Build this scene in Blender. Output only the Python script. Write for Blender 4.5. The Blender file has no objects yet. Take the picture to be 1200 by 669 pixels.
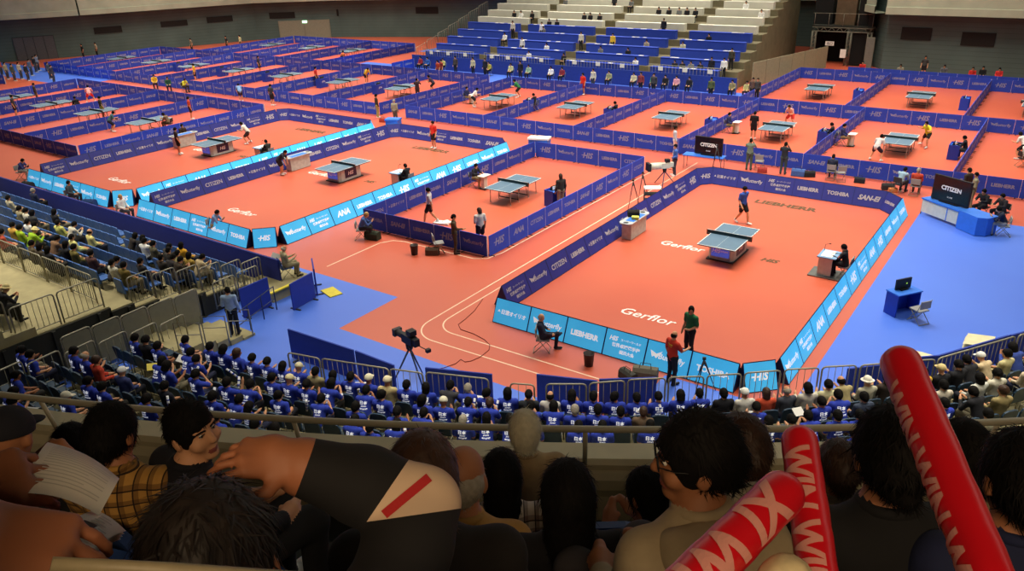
import bpy, bmesh, math, random
import numpy as np
from mathutils import Vector, Matrix
from mathutils.bvhtree import BVHTree

RN = random.Random(11)
SC = bpy.context.scene
COL = SC.collection
PI = math.pi

# ------------------------------------------------------------------ camera (photo taken as 1200 x 669 px)
FPX, YAW, PITCH, ROLL = 915.014, -0.627568, 0.42308, -0.034074
CAM = np.array([9.9198, -28.3851, 11.9255])
_fw = np.array([math.sin(YAW) * math.cos(PITCH), math.cos(YAW) * math.cos(PITCH), -math.sin(PITCH)])
_r = np.array([math.cos(YAW), -math.sin(YAW), 0.0])
_u = np.cross(_r, _fw)
_r2 = math.cos(ROLL) * _r + math.sin(ROLL) * _u
_u2 = -math.sin(ROLL) * _r + math.cos(ROLL) * _u
cd = bpy.data.cameras.new('camera')
cam = bpy.data.objects.new('camera', cd)
COL.objects.link(cam)
mw = Matrix.Identity(4)
for i in range(3):
    mw[i][0] = _r2[i]; mw[i][1] = _u2[i]; mw[i][2] = -_fw[i]; mw[i][3] = CAM[i]
cam.matrix_world = mw
cd.sensor_fit = 'HORIZONTAL'; cd.sensor_width = 36.0; cd.lens = FPX / 1200 * 36
cd.clip_start = 0.05; cd.clip_end = 400
SC.camera = cam

def ray(px, py):
    return _fw + (px - 600) / FPX * _r2 - (py - 334.5) / FPX * _u2
def at(px, py, z=0.0):                     # the point of the plane at height z that the photo shows there
    d = ray(px, py)
    return CAM + d * ((z - CAM[2]) / d[2])
def at_range(px, py, rng):
    d = ray(px, py)
    return CAM + d / np.linalg.norm(d) * rng
def hit_plane(px, py, p, n):
    d = ray(px, py); p = np.array(p, float); n = np.array(n, float)
    return CAM + d * (((p - CAM) @ n) / (d @ n))

# ------------------------------------------------------------------ materials
def lin(c):
    return tuple((x / 255 / 12.92) if x / 255 <= .04045 else ((x / 255 + .055) / 1.055) ** 2.4 for x in c)
_MATS = {}
def mat(name, rgb, rough=.6, noise=.08, scale=6.0, metal=0.0, emit=0.0, spec=.4, bump=0.0, detail=3.0):
    if name in _MATS: return _MATS[name]
    m = bpy.data.materials.new(name); m.use_nodes = True
    nt = m.node_tree; b = nt.nodes['Principled BSDF']
    c = lin(rgb)
    b.inputs['Roughness'].default_value = rough; b.inputs['Metallic'].default_value = metal
    b.inputs['Specular IOR Level'].default_value = spec
    tc = nt.nodes.new('ShaderNodeTexCoord'); nz = nt.nodes.new('ShaderNodeTexNoise')
    nz.inputs['Scale'].default_value = scale; nz.inputs['Detail'].default_value = detail
    nt.links.new(tc.outputs['Object'], nz.inputs['Vector'])
    rp = nt.nodes.new('ShaderNodeValToRGB')
    rp.color_ramp.elements[0].position = .3; rp.color_ramp.elements[1].position = .7
    rp.color_ramp.elements[0].color = (*[max(0, x * (1 - noise)) for x in c], 1)
    rp.color_ramp.elements[1].color = (*[min(1, x * (1 + noise)) for x in c], 1)
    nt.links.new(nz.outputs['Fac'], rp.inputs['Fac'])
    nt.links.new(rp.outputs['Color'], b.inputs['Base Color'])
    if emit:
        nt.links.new(rp.outputs['Color'], b.inputs['Emission Color']); b.inputs['Emission Strength'].default_value = emit
    if bump:
        bp = nt.nodes.new('ShaderNodeBump'); bp.inputs['Strength'].default_value = bump; bp.inputs['Distance'].default_value = .02
        nt.links.new(nz.outputs['Fac'], bp.inputs['Height']); nt.links.new(bp.outputs['Normal'], b.inputs['Normal'])
    _MATS[name] = m
    return m
def checked(name, base, dark, line, size):          # woven check: stripes both ways in object space
    if name in _MATS: return _MATS[name]
    m = mat(name, base, .9, .1, 20)
    nt = m.node_tree; b = nt.nodes['Principled BSDF']
    tc = nt.nodes['Texture Coordinate']; sep = nt.nodes.new('ShaderNodeSeparateXYZ')
    nt.links.new(tc.outputs['Object'], sep.inputs[0])
    src = b.inputs['Base Color'].links[0].from_socket
    def stripe(sock, per, wid, off):
        a = nt.nodes.new('ShaderNodeMath'); a.operation = 'MULTIPLY_ADD'; a.inputs[1].default_value = 1 / per; a.inputs[2].default_value = off
        f = nt.nodes.new('ShaderNodeMath'); f.operation = 'FRACT'; l = nt.nodes.new('ShaderNodeMath'); l.operation = 'LESS_THAN'; l.inputs[1].default_value = wid
        nt.links.new(sock, a.inputs[0]); nt.links.new(a.outputs[0], f.inputs[0]); nt.links.new(f.outputs[0], l.inputs[0])
        return l.outputs[0]
    for sock, wid, col, fac in ((sep.outputs['X'], .42, dark, .6), (sep.outputs['Z'], .42, dark, .6), (sep.outputs['X'], .1, line, .9), (sep.outputs['Z'], .1, line, .9)):
        s = stripe(sock, size, wid, .13)
        mu = nt.nodes.new('ShaderNodeMath'); mu.operation = 'MULTIPLY'; mu.inputs[1].default_value = fac
        nt.links.new(s, mu.inputs[0])
        mx = nt.nodes.new('ShaderNodeMix'); mx.data_type = 'RGBA'
        nt.links.new(mu.outputs[0], mx.inputs['Factor']); nt.links.new(src, mx.inputs['A']); mx.inputs['B'].default_value = (*lin(col), 1)
        src = mx.outputs['Result']
    nt.links.new(src, b.inputs['Base Color'])
    return m
def striped_wall(name, rgb, per):                    # horizontal board joints
    m = mat(name, rgb, .8, .12, .35)
    nt = m.node_tree; b = nt.nodes['Principled BSDF']; tc = nt.nodes['Texture Coordinate']
    w = nt.nodes.new('ShaderNodeTexWave'); w.wave_type = 'BANDS'; w.bands_direction = 'Z'; w.wave_profile = 'SAW'
    w.inputs['Scale'].default_value = 1 / per / 2 / PI * PI; w.inputs['Distortion'].default_value = 0
    nt.links.new(tc.outputs['Object'], w.inputs['Vector'])
    r = nt.nodes.new('ShaderNodeValToRGB'); r.color_ramp.elements[0].position = .0; r.color_ramp.elements[1].position = .12
    r.color_ramp.elements[0].color = (.55, .55, .55, 1); r.color_ramp.elements[1].color = (1, 1, 1, 1)
    nt.links.new(w.outputs['Fac'], r.inputs['Fac'])
    mx = nt.nodes.new('ShaderNodeMix'); mx.data_type = 'RGBA'; mx.blend_type = 'MULTIPLY'; mx.inputs['Factor'].default_value = 1
    nt.links.new(b.inputs['Base Color'].links[0].from_socket, mx.inputs['A']); nt.links.new(r.outputs['Color'], mx.inputs['B'])
    nt.links.new(mx.outputs['Result'], b.inputs['Base Color'])
    return m

# ------------------------------------------------------------------ mesh builder
def rot_z(a):
    c, s = math.cos(a), math.sin(a)
    return np.array([[c, -s, 0], [s, c, 0], [0, 0, 1.0]])
def basis(d):
    d = np.array(d, float); d /= np.linalg.norm(d)
    a = np.array([0, 0, 1.0]) if abs(d[2]) < .9 else np.array([1.0, 0, 0])
    x = np.cross(a, d); x /= np.linalg.norm(x)
    return x, np.cross(d, x), d
class MB:
    def __init__(s): s.v = []; s.f = []; s.m = []; s.sm = []
    def add(s, vs, fs, mi=0, smooth=False):
        o = len(s.v); s.v.extend([tuple(map(float, p)) for p in vs])
        for f in fs:
            s.f.append(tuple(o + i for i in f)); s.m.append(mi); s.sm.append(smooth)
        return s
    def box(s, c, size, mi=0, rz=0.0, M=None):
        x, y, z = [k / 2 for k in size]
        vs = np.array([(i, j, k) for k in (-z, z) for j in (-y, y) for i in (-x, x)])
        if M is not None: vs = vs @ np.array(M).T
        elif rz: vs = vs @ rot_z(rz).T
        vs = vs + np.array(c, float)
        return s.add(vs, [(0, 2, 3, 1), (4, 5, 7, 6), (0, 1, 5, 4), (2, 6, 7, 3), (0, 4, 6, 2), (1, 3, 7, 5)], mi)
    def cyl(s, a, b, r0, r1=None, n=10, mi=0, smooth=True):
        r1 = r0 if r1 is None else r1
        a = np.array(a, float); b = np.array(b, float); x, y, _ = basis(b - a)
        ring = [(math.cos(2 * PI * i / n), math.sin(2 * PI * i / n)) for i in range(n)]
        vs = [a + r0 * (c * x + t * y) for c, t in ring] + [b + r1 * (c * x + t * y) for c, t in ring]
        o = len(s.v); s.add(vs, [(i, (i + 1) % n, n + (i + 1) % n, n + i) for i in range(n)], mi, smooth)
        s.f.append(tuple(o + i for i in reversed(range(n)))); s.m.append(mi); s.sm.append(False)
        s.f.append(tuple(o + n + i for i in range(n))); s.m.append(mi); s.sm.append(False)
        return s
    def tube(s, pts, r, n=8, mi=0, closed=False):
        P = [np.array(p, float) for p in pts]; N = len(P); vs = []
        px = None
        for i in range(N):
            t = (P[min(i + 1, N - 1)] - P[max(i - 1, 0)]); t = t / (np.linalg.norm(t) + 1e-9)
            if px is None: px = basis(t)[0]
            x = px - t * (px @ t)
            x = x / np.linalg.norm(x) if np.linalg.norm(x) > 1e-6 else basis(t)[0]
            px = x; y = np.cross(t, x)
            vs += [P[i] + r * (math.cos(2 * PI * k / n) * x + math.sin(2 * PI * k / n) * y) for k in range(n)]
        fs = [(i * n + k, i * n + (k + 1) % n, (i + 1) * n + (k + 1) % n, (i + 1) * n + k) for i in range(N - 1) for k in range(n)]
        fs += [tuple(reversed(range(n))), tuple((N - 1) * n + k for k in range(n))]
        return s.add(vs, fs, mi, True)
    def lathe(s, c, prof, n=16, mi=0):
        vs = [(c[0] + r * math.cos(2 * PI * k / n), c[1] + r * math.sin(2 * PI * k / n), c[2] + z) for r, z in prof for k in range(n)]
        fs = [(i * n + k, i * n + (k + 1) % n, (i + 1) * n + (k + 1) % n, (i + 1) * n + k) for i in range(len(prof) - 1) for k in range(n)]
        fs += [tuple(reversed(range(n))), tuple((len(prof) - 1) * n + k for k in range(n))]
        return s.add(vs, fs, mi, True)
    def extrude(s, poly, o, u, v, w, mi=0):            # polygon in (u, v) at o, thickness vector w
        o, u, v, w = [np.array(k, float) for k in (o, u, v, w)]; n = len(poly)
        vs = [o + a * u + b * v for a, b in poly] + [o + a * u + b * v + w for a, b in poly]
        return s.add(vs, [tuple(reversed(range(n))), tuple(range(n, 2 * n))] + [(i, (i + 1) % n, n + (i + 1) % n, n + i) for i in range(n)], mi)
    def quad(s, a, b, c, d, mi=0): return s.add([a, b, c, d], [(0, 1, 2, 3)], mi)
    def text(s, body, o, u, v, w, h, mi=0, shear=0.0, bold=0.02, align=0):   # flat lettering centred at o inside w x h
        V, Fc = letters(body, shear, bold)
        W, H = V[:, 0].max() - V[:, 0].min(), V[:, 1].max() - V[:, 1].min()
        k = min(w / W, h / H)
        P = (V - np.array([(V[:, 0].max() + V[:, 0].min()) / 2, (V[:, 1].max() + V[:, 1].min()) / 2])) * k
        if align < 0: P[:, 0] += (W * k - w) / 2
        o, u, v = [np.array(q, float) for q in (o, u, v)]
        return s.add([o + a * u + b * v for a, b in P], Fc, mi)
    def mesh(s, name, mats):
        me = bpy.data.meshes.new(name)
        me.from_pydata(s.v, [], s.f)
        for m in mats: me.materials.append(m)
        me.polygons.foreach_set('material_index', s.m); me.polygons.foreach_set('use_smooth', s.sm)
        me.update()
        return me
    def build(s, name, mats, parent=None, loc=None, rz=0.0):
        return obj(name, s.mesh(name, mats if isinstance(mats, (list, tuple)) else [mats]), parent, loc, rz)
_LET = {}
def letters(body, shear, bold):
    key = (body, shear, bold)
    if key not in _LET:
        c = bpy.data.curves.new('lettering', 'FONT'); c.body = body; c.shear = shear; c.offset = bold; c.resolution_u = 2; c.space_line = .95
        o = bpy.data.objects.new('lettering', c); COL.objects.link(o); bpy.context.view_layer.update()
        me = o.to_mesh()
        V = np.array([(p.co.x, p.co.y) for p in me.vertices]); Fc = [tuple(p.vertices) for p in me.polygons]
        o.to_mesh_clear(); bpy.data.objects.remove(o); bpy.data.curves.remove(c)
        _LET[key] = (V, Fc)
    return _LET[key]

def obj(name, me, parent=None, loc=None, rz=0.0):
    o = bpy.data.objects.new(name, me); COL.objects.link(o)
    if parent is not None: o.parent = parent
    if loc is not None: o.location = [float(k) for k in loc]
    if rz: o.rotation_euler = (0, 0, rz)
    return o
def empty(name, loc, rz=0.0):
    return obj(name, None, None, loc, rz)
_SEEN = {}
def tag(o, label, cat, group=None):
    w = label.split()
    if not 4 <= len(w) <= 16: print('LABEL LENGTH', len(w), label)
    if label in _SEEN and (not group or _SEEN[label] != group): print('DUP LABEL', label)
    _SEEN[label] = group
    o['label'] = label; o['category'] = cat
    if group: o['group'] = group
    return o
def struct(o):
    o['kind'] = 'structure'; return o
def copy_tree(o, loc, rz=0.0):
    c = o.copy(); COL.objects.link(c); c.location = [float(k) for k in loc]; c.rotation_euler = (0, 0, rz)
    for ch in o.children:
        d = ch.copy(); COL.objects.link(d); d.parent = c
        for g in ch.children:
            e = g.copy(); COL.objects.link(e); e.parent = d
    return c
def ordn(n):
    return str(n) + ('th' if 10 <= n % 100 <= 20 else {1: 'st', 2: 'nd', 3: 'rd'}.get(n % 10, 'th'))
def swap(o, i, m):
    o.material_slots[i].link = 'OBJECT'; o.material_slots[i].material = m

# ------------------------------------------------------------------ palette
WHITE = mat('white paint', (235, 235, 232), .55)
NAVY = mat('navy cloth', (38, 68, 184), .75, .1, 3)
NAVY_IN = mat('navy board face', (38, 46, 134), .6, .08, 3)
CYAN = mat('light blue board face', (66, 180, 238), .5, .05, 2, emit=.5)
BOARD_EDGE = mat('dark navy board edge', (22, 34, 78), .5)
LOGO = mat('grey white lettering', (168, 166, 174), .7, .03)
LOGO_F = mat('faded blue grey lettering', (136, 142, 176), .7, .03)
LOGO_W = mat('white lettering', (245, 248, 250), .6, .02, emit=.4)
CHROME = mat('dull galvanised tube', (150, 146, 128), .45, .1, 8, metal=.35)
STEEL = mat('grey steel', (120, 122, 120), .4, .1, 8, metal=.6)
BLACK = mat('black plastic', (22, 22, 24), .5)
DARK = mat('dark grey plastic', (52, 52, 56), .6)
BLUE_BOX = mat('royal blue panel', (28, 62, 172), .5, .06)
BLUE_TOP = mat('bright blue panel', (52, 116, 222), .5, .06)
BEIGE = mat('beige concrete', (158, 148, 110), .85, .12, 2.5)
CONC = mat('grey green concrete', (112, 112, 98), .85, .15, 1.5)
DARKC = mat('dark concrete', (46, 46, 40), .9, .2, 1.5)
# ------------------------------------------------------------------ smooth bodies: blended capsules and ellipsoids meshed as one surface
def cap(a, b, ra, rb=None, m=0, k=.03, flat=None):
    return ('c', np.array(a, float), np.array(b, float), ra, ra if rb is None else rb, m, k, flat)
def ell(c, r, m=0, k=.02, Rm=None):
    return ('e', np.array(c, float), np.array(r, float), Rm, m, k)
def sub(p): return ('sub', p)
def sd(p, X):
    if p[0] == 'c':
        _, a, b, ra, rb, _m, _k, flat = p
        if flat is not None:
            S = np.array(flat); X = X * S; a = a * S; b = b * S
        ab = b - a; t = np.clip(((X - a) @ ab) / max(ab @ ab, 1e-9), 0, 1)
        d = np.linalg.norm(X - a - t[..., None] * ab, axis=-1) - (ra + t * (rb - ra))
        return d / (max(flat) if flat is not None else 1) * (1.15 if flat is not None else 1)
    _, c, r, Rm, _m, _k = p
    Y = X - c
    if Rm is not None: Y = Y @ Rm
    k0 = np.linalg.norm(Y / r, axis=-1); k1 = np.linalg.norm(Y / (r * r), axis=-1)
    return np.where(k1 > 1e-9, k0 * (k0 - 1) / np.maximum(k1, 1e-9), -min(r))
def bound(p):
    if p[0] == 'c':
        _, a, b, ra, rb, _m, _k, flat = p; R = max(ra, rb)
        f = np.array([R, R, R]) / (np.array(flat) if flat is not None else 1)
        return np.minimum(a, b) - f, np.maximum(a, b) + f
    R = max(p[2]); return p[1] - R, p[1] + R
def blob(prims, vox, rough=0.0, seed=0):
    pos = [p for p in prims if p[0] != 'sub']; neg = [p[1] for p in prims if p[0] == 'sub']
    lo = np.min([bound(p)[0] for p in pos], 0) - 2 * vox; hi = np.max([bound(p)[1] for p in pos], 0) + 2 * vox
    n = np.ceil((hi - lo) / vox).astype(int) + 1
    D = np.full(n, 1.0, np.float32)
    ax = [lo[i] + vox * np.arange(n[i]) for i in range(3)]
    def region(p, mg):
        a, b = bound(p); i0 = np.maximum(np.floor((a - mg - lo) / vox).astype(int), 0); i1 = np.minimum(np.ceil((b + mg - lo) / vox).astype(int) + 1, n)
        sl = tuple(slice(i0[i], i1[i]) for i in range(3))
        X = np.stack(np.meshgrid(*[ax[i][sl[i]] for i in range(3)], indexing='ij'), -1)
        return sl, X
    for p in pos:
        k = p[6] if p[0] == 'c' else p[5]
        sl, X = region(p, k + 2 * vox); d = sd(p, X).astype(np.float32); o = D[sl]
        h = np.maximum(k - np.abs(o - d), 0) / k
        D[sl] = np.minimum(o, d) - h * h * k * .25
    for p in neg:
        sl, X = region(p, 2 * vox)
        if 0 in X.shape: continue
        D[sl] = np.maximum(D[sl], -sd(p, X).astype(np.float32))
    if rough:
        X, Y, Z = np.meshgrid(*ax, indexing='ij'); rr = np.random.RandomState(seed)
        for _ in range(4):
            w = rr.uniform(60, 160, 3) * rr.choice([-1, 1], 3)
            D += rough * np.sin(X * w[0] + Y * w[1] + Z * w[2] + rr.uniform(0, 6)).astype(np.float32)
    I = D < 0
    # surface nets
    c = [I[i:n[0] - 1 + i, j:n[1] - 1 + j, k:n[2] - 1 + k] for i in (0, 1) for j in (0, 1) for k in (0, 1)]
    cnt = sum(q.astype(np.int8) for q in c); act = (cnt > 0) & (cnt < 8)
    idx = np.full(act.shape, -1); A = np.argwhere(act); idx[act] = np.arange(len(A))
    acc = np.zeros((len(A), 3)); num = np.zeros(len(A))
    offs = [(i, j, k) for i in (0, 1) for j in (0, 1) for k in (0, 1)]
    val = {o: D[A[:, 0] + o[0], A[:, 1] + o[1], A[:, 2] + o[2]] for o in offs}
    for o in offs:
        for x in range(3):
            if o[x]: continue
            o2 = tuple(1 if i == x else o[i] for i in range(3)); a, b = val[o], val[o2]
            s = (a < 0) != (b < 0); t = np.where(s, a / np.where(a - b == 0, 1, a - b), 0)
            p = np.tile(np.array(o, float), (len(A), 1)); p[:, x] += t
            acc += p * s[:, None]; num += s
    V = lo + vox * (A + acc / np.maximum(num, 1)[:, None])
    Fs = []
    for x in range(3):
        y, z = (x + 1) % 3, (x + 2) % 3
        sa = [slice(None)] * 3; sb = [slice(None)] * 3; sa[x] = slice(0, -1); sb[x] = slice(1, None)
        ch = np.argwhere(I[tuple(sa)] != I[tuple(sb)])
        ch = ch[(ch[:, y] > 0) & (ch[:, z] > 0) & (ch[:, y] < n[y] - 1) & (ch[:, z] < n[z] - 1)]
        inside = I[ch[:, 0], ch[:, 1], ch[:, 2]]
        def cell(dy, dz):
            q = ch.copy(); q[:, y] -= dy; q[:, z] -= dz
            return idx[q[:, 0], q[:, 1], q[:, 2]]
        Q = np.stack([cell(1, 1), cell(0, 1), cell(0, 0), cell(1, 0)], 1)
        Q[~inside] = Q[~inside][:, ::-1]
        Fs.append(Q)
    Fs = np.concatenate(Fs)
    Cn = V[Fs].mean(1)
    ds = np.stack([sd(p, Cn) for p in pos]); mi = np.array([(p[5] if p[0] == 'c' else p[4]) for p in pos])[ds.argmin(0)]
    return V, Fs, mi
def blob_mesh(name, prims, vox, mats, rough=0.0, seed=0, cuts=None, paint=None):
    V, Fs, mi = blob(prims, vox, rough, seed)
    if cuts:                                     # clean cloth edges: cut the surface along planes before it is painted
        bm = bmesh.new(); vv = [bm.verts.new(p) for p in V]
        for f in Fs:
            try: bm.faces.new([vv[i] for i in f])
            except ValueError: pass
        for p, n in cuts: bmesh.ops.bisect_plane(bm, geom=bm.verts[:] + bm.edges[:] + bm.faces[:], plane_co=Vector(p), plane_no=Vector(n), dist=1e-5)
        bm.verts.index_update(); V = np.array([v.co[:] for v in bm.verts]); Fl = [[v.index for v in f.verts] for f in bm.faces]; bm.free()
        Cn = np.array([V[f].mean(0) for f in Fl]); pos = [p for p in prims if p[0] != 'sub']
        mi = np.array([(p[5] if p[0] == 'c' else p[4]) for p in pos])[np.stack([sd(p, Cn) for p in pos]).argmin(0)]
        if paint: mi = paint(Cn, mi)
        me = bpy.data.meshes.new(name); me.from_pydata(V.tolist(), [], Fl)
        for m in mats: me.materials.append(m)
        me.polygons.foreach_set('material_index', mi.astype(np.int32)); me.polygons.foreach_set('use_smooth', np.ones(len(Fl), bool)); me.update()
        return me
    me = bpy.data.meshes.new(name); me.from_pydata(V.tolist(), [], Fs.tolist())
    for m in mats: me.materials.append(m)
    me.polygons.foreach_set('material_index', mi.astype(np.int32)); me.polygons.foreach_set('use_smooth', np.ones(len(Fs), bool))
    me.update()
    return me

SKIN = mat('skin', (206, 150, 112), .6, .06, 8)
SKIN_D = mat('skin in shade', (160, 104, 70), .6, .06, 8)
SKIN_B = mat('brown skin', (158, 98, 66), .6, .08, 8)
HAIR = mat('black hair', (15, 12, 11), .75, .3, 60, spec=.15)
HAIR_BR = mat('brown hair', (60, 38, 26), .55, .3, 40)
HAIR_GR = mat('grey hair', (150, 142, 128), .6, .2, 40)
HAIR_WH = mat('white hair', (205, 196, 170), .6, .1, 40)
HAIR_YE = mat('fair hair', (176, 142, 84), .6, .2, 40)
SHOE_W = mat('white shoes', (225, 225, 222), .6)
SHOE_K = mat('black shoes', (26, 25, 26), .5)
EYE_W = mat('eye white', (215, 210, 200), .4); EYE_K = mat('dark eye', (25, 16, 14), .3); LIP = mat('lips', (158, 84, 74), .6)
_CL = {}
def cloth(rgb):
    if rgb not in _CL: _CL[rgb] = mat('cloth %d %d %d' % rgb, rgb, .9, .12, 14)
    return _CL[rgb]

def head_rot(yaw=0.0, pitch=0.0, roll=0.0):   # yaw + turns to own left, pitch + looks down
    return np.array((Matrix.Rotation(yaw, 3, 'Z') @ Matrix.Rotation(-pitch, 3, 'X') @ Matrix.Rotation(roll, 3, 'Y')))
STAND = dict(pelvis=(0, 0, .93), chest=(0, -.01, 1.24), neck=(0, -.01, 1.43), head=(0, .02, 1.58), hr=(0, .1, 0),
             sL=(-.185, -.01, 1.37), eL=(-.235, -.03, 1.09), wL=(-.25, .06, .86), hL=(-.25, .09, .77),
             sR=(.185, -.01, 1.37), eR=(.235, -.03, 1.09), wR=(.25, .06, .86), hR=(.25, .09, .77),
             pL=(-.085, 0, .9), kL=(-.1, .03, .49), aL=(-.11, -.02, .09), tL=(-.13, .16, .05),
             pR=(.085, 0, .9), kR=(.1, .03, .49), aR=(.11, -.02, .09), tR=(.13, .16, .05))
SIT = dict(STAND, pelvis=(0, .02, .54), chest=(0, .0, .84), neck=(0, .02, 1.03), head=(0, .06, 1.17), hr=(0, .15, 0),
           sL=(-.185, .01, .97), eL=(-.225, .07, .72), wL=(-.13, .29, .63), hL=(-.09, .36, .62),
           sR=(.185, .01, .97), eR=(.225, .07, .72), wR=(.13, .29, .63), hR=(.09, .36, .62),
           pL=(-.09, .04, .52), kL=(-.13, .44, .52), aL=(-.13, .40, .09), tL=(-.14, .57, .05),
           pR=(.09, .04, .52), kR=(.13, .44, .52), aR=(.13, .40, .09), tR=(.14, .57, .05))
POSE = {
 'stand': STAND,
 'turn': dict(STAND, hr=(.7, .15, 0), wL=(-.12, .2, 1.02), hL=(-.06, .27, 1.04)),
 'arm': dict(STAND, hr=(.1, .2, 0), eR=(.24, .1, 1.14), wR=(.2, .34, 1.12), hR=(.18, .43, 1.13)),
 'photo': dict(STAND, hr=(0, .05, 0), eL=(-.25, .17, 1.22), wL=(-.08, .25, 1.46), hL=(-.05, .24, 1.55), eR=(.25, .17, 1.22), wR=(.08, .25, 1.46), hR=(.05, .24, 1.55)),
 'walk': dict(STAND, hr=(0, .35, 0), kL=(-.09, .2, .52), aL=(-.1, .27, .1), tL=(-.1, .46, .09), kR=(.09, -.02, .5), aR=(.1, -.3, .16), tR=(.1, -.16, .05), eL=(-.24, -.12, 1.1), wL=(-.24, -.16, .87), hL=(-.24, -.15, .78), wR=(.24, .15, .88), hR=(.23, .2, .8)),
 'ready': dict(STAND, pelvis=(0, -.14, .76), chest=(0, .1, 1.02), neck=(0, .2, 1.16), head=(0, .28, 1.29), hr=(0, .1, 0),
               sL=(-.18, .15, 1.12), eL=(-.27, .16, .87), wL=(-.22, .4, .88), hL=(-.2, .49, .9), sR=(.18, .15, 1.12), eR=(.28, .14, .87), wR=(.26, .38, .84), hR=(.25, .47, .85),
               pL=(-.1, -.12, .74), kL=(-.24, .12, .46), aL=(-.3, -.08, .1), tL=(-.34, .1, .05), pR=(.1, -.12, .74), kR=(.24, .12, .46), aR=(.3, -.08, .1), tR=(.34, .1, .05)),
 'lunge': dict(STAND, pelvis=(0, 0, .8), chest=(.03, .14, 1.09), neck=(.04, .22, 1.25), head=(.05, .28, 1.38), sL=(-.15, .2, 1.2), eL=(-.3, .3, 1.0), wL=(-.3, .5, 1.02), hL=(-.3, .59, 1.04),
               sR=(.2, .14, 1.2), eR=(.36, .0, 1.0), wR=(.52, .14, 1.04), hR=(.58, .2, 1.08), pL=(-.09, 0, .78), kL=(-.2, .32, .5), aL=(-.24, .3, .1), tL=(-.26, .5, .05), pR=(.09, 0, .78), kR=(.3, -.08, .44), aR=(.48, -.28, .12), tR=(.56, -.12, .05)),
 'sit': SIT,
 'sitback': dict(SIT, chest=(0, -.05, .83), neck=(0, -.06, 1.02), head=(0, -.03, 1.17), hr=(.15, .05, 0), sL=(-.185, -.05, .97), sR=(.185, -.05, .97), eL=(-.26, .02, .72), eR=(.26, .02, .72)),
 'sitlean': dict(SIT, chest=(0, .14, .81), neck=(0, .24, .97), head=(0, .32, 1.09), hr=(0, .3, 0), sL=(-.18, .19, .93), sR=(.18, .19, .93), eL=(-.22, .34, .68), eR=(.22, .34, .68), wL=(-.1, .5, .78), wR=(.1, .5, .78), hL=(-.05, .55, .84), hR=(.05, .55, .84)),
 'sitread': dict(SIT, hr=(0, .5, 0), wL=(-.13, .36, .78), hL=(-.1, .42, .82), wR=(.13, .36, .78), hR=(.1, .42, .82)),
 'sitturn': dict(SIT, hr=(-.8, .1, 0), eR=(.27, -.04, .74)),
 'sitturnl': dict(SIT, hr=(.9, .1, 0)),
 'sitarm': dict(SIT, hr=(.1, .1, 0), eR=(.3, .14, .86), wR=(.3, .24, 1.08), hR=(.3, .27, 1.17)),
 'sithead': dict(SIT, hr=(.2, .3, 0), eR=(.3, .2, .86), wR=(.14, .17, 1.08), hR=(.09, .14, 1.18)),
 'sitdesk': dict(SIT, chest=(0, .08, .84), neck=(0, .12, 1.02), head=(0, .17, 1.16), hr=(0, .3, 0), sL=(-.18, .1, .97), sR=(.18, .1, .97), eL=(-.25, .22, .76), eR=(.25, .22, .76), wL=(-.14, .45, .8), hL=(-.1, .53, .8), wR=(.14, .45, .8), hR=(.1, .53, .8)),
 'sitcross': dict(SIT, chest=(0, -.06, .83), neck=(0, -.06, 1.02), head=(0, -.02, 1.16), hr=(-.3, .1, 0), sL=(-.185, -.06, .97), sR=(.185, -.06, .97), kR=(.02, .46, .62), aR=(-.22, .5, .5), tR=(-.34, .56, .46), eL=(-.3, -.04, .74), wL=(-.16, .16, .68), hL=(-.08, .22, .7)),
 'lean': dict(STAND, pelvis=(0, -.12, .86), chest=(0, .14, 1.08), neck=(0, .28, 1.2), head=(0, .37, 1.29), hr=(0, .5, 0), sL=(-.18, .22, 1.18), sR=(.18, .22, 1.18), eL=(-.22, .3, .92), eR=(.22, .3, .92), wL=(-.17, .32, .7), hL=(-.15, .34, .62), wR=(.17, .32, .7), hR=(.15, .34, .62), pL=(-.085, -.1, .84), pR=(.085, -.1, .84)),
}
def mid(a, b, t): return np.array(a, float) * (1 - t) + np.array(b, float) * t
# hand: palm, four unequal bent fingers, thumb from the side of the palm
def hand_prims(w, d, nrm, side, curl=.5, s=1.0, m=0, k=.006, spread=.06):
    """w wrist, d direction to the knuckles, nrm out of the back of the hand, side +1 thumb on d x nrm side"""
    w = np.array(w, float); d = np.array(d, float); d /= np.linalg.norm(d); nrm = np.array(nrm, float); nrm -= d * (nrm @ d); nrm /= np.linalg.norm(nrm)
    t = np.cross(d, nrm) * side; out = []
    kn = []
    for i, (o, L) in enumerate(((.034, .088), (.012, .094), (-.011, .09), (-.033, .082))):
        p = w + d * L * s + t * o * s - nrm * (.003 * abs(i - 1)) * s; kn.append(p)
        out.append(cap(w + d * .012 * s + t * o * .55 * s, p, .0165 * s, .0125 * s, m, .016 * s))
    for i, (p, L) in enumerate(zip(kn, (.072, .082, .076, .058))):
        c = curl if np.isscalar(curl) else curl[i]; a = 0.25 * c; q = p; r = .0089 * s * (1 - .05 * i)
        dd = d + t * spread * (1.2 - i * .8)
        dd = dd / np.linalg.norm(dd)
        for j, fr in enumerate((.45, .32, .25)):
            a += c * (.75 if j else .55)
            v = dd * math.cos(a) - nrm * math.sin(a); q2 = q + v * L * fr * s
            out.append(cap(q, q2, r, r * .9, m, k)); q, r = q2, r * .9
    b = w + d * .025 * s + t * .03 * s; p1 = b + (d * .45 + t * .75 - nrm * .35) * .042 * s; p2 = p1 + (d * .8 + t * .35 - nrm * .4) * .036 * s; p3 = p2 + (d * .95 - nrm * .3) * .026 * s
    out += [cap(b, p1, .0165 * s, .0125 * s, m, .012 * s), cap(p1, p2, .0118 * s, .0105 * s, m, k), cap(p2, p3, .0105 * s, .0085 * s, m, k)]
    return out
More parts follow.
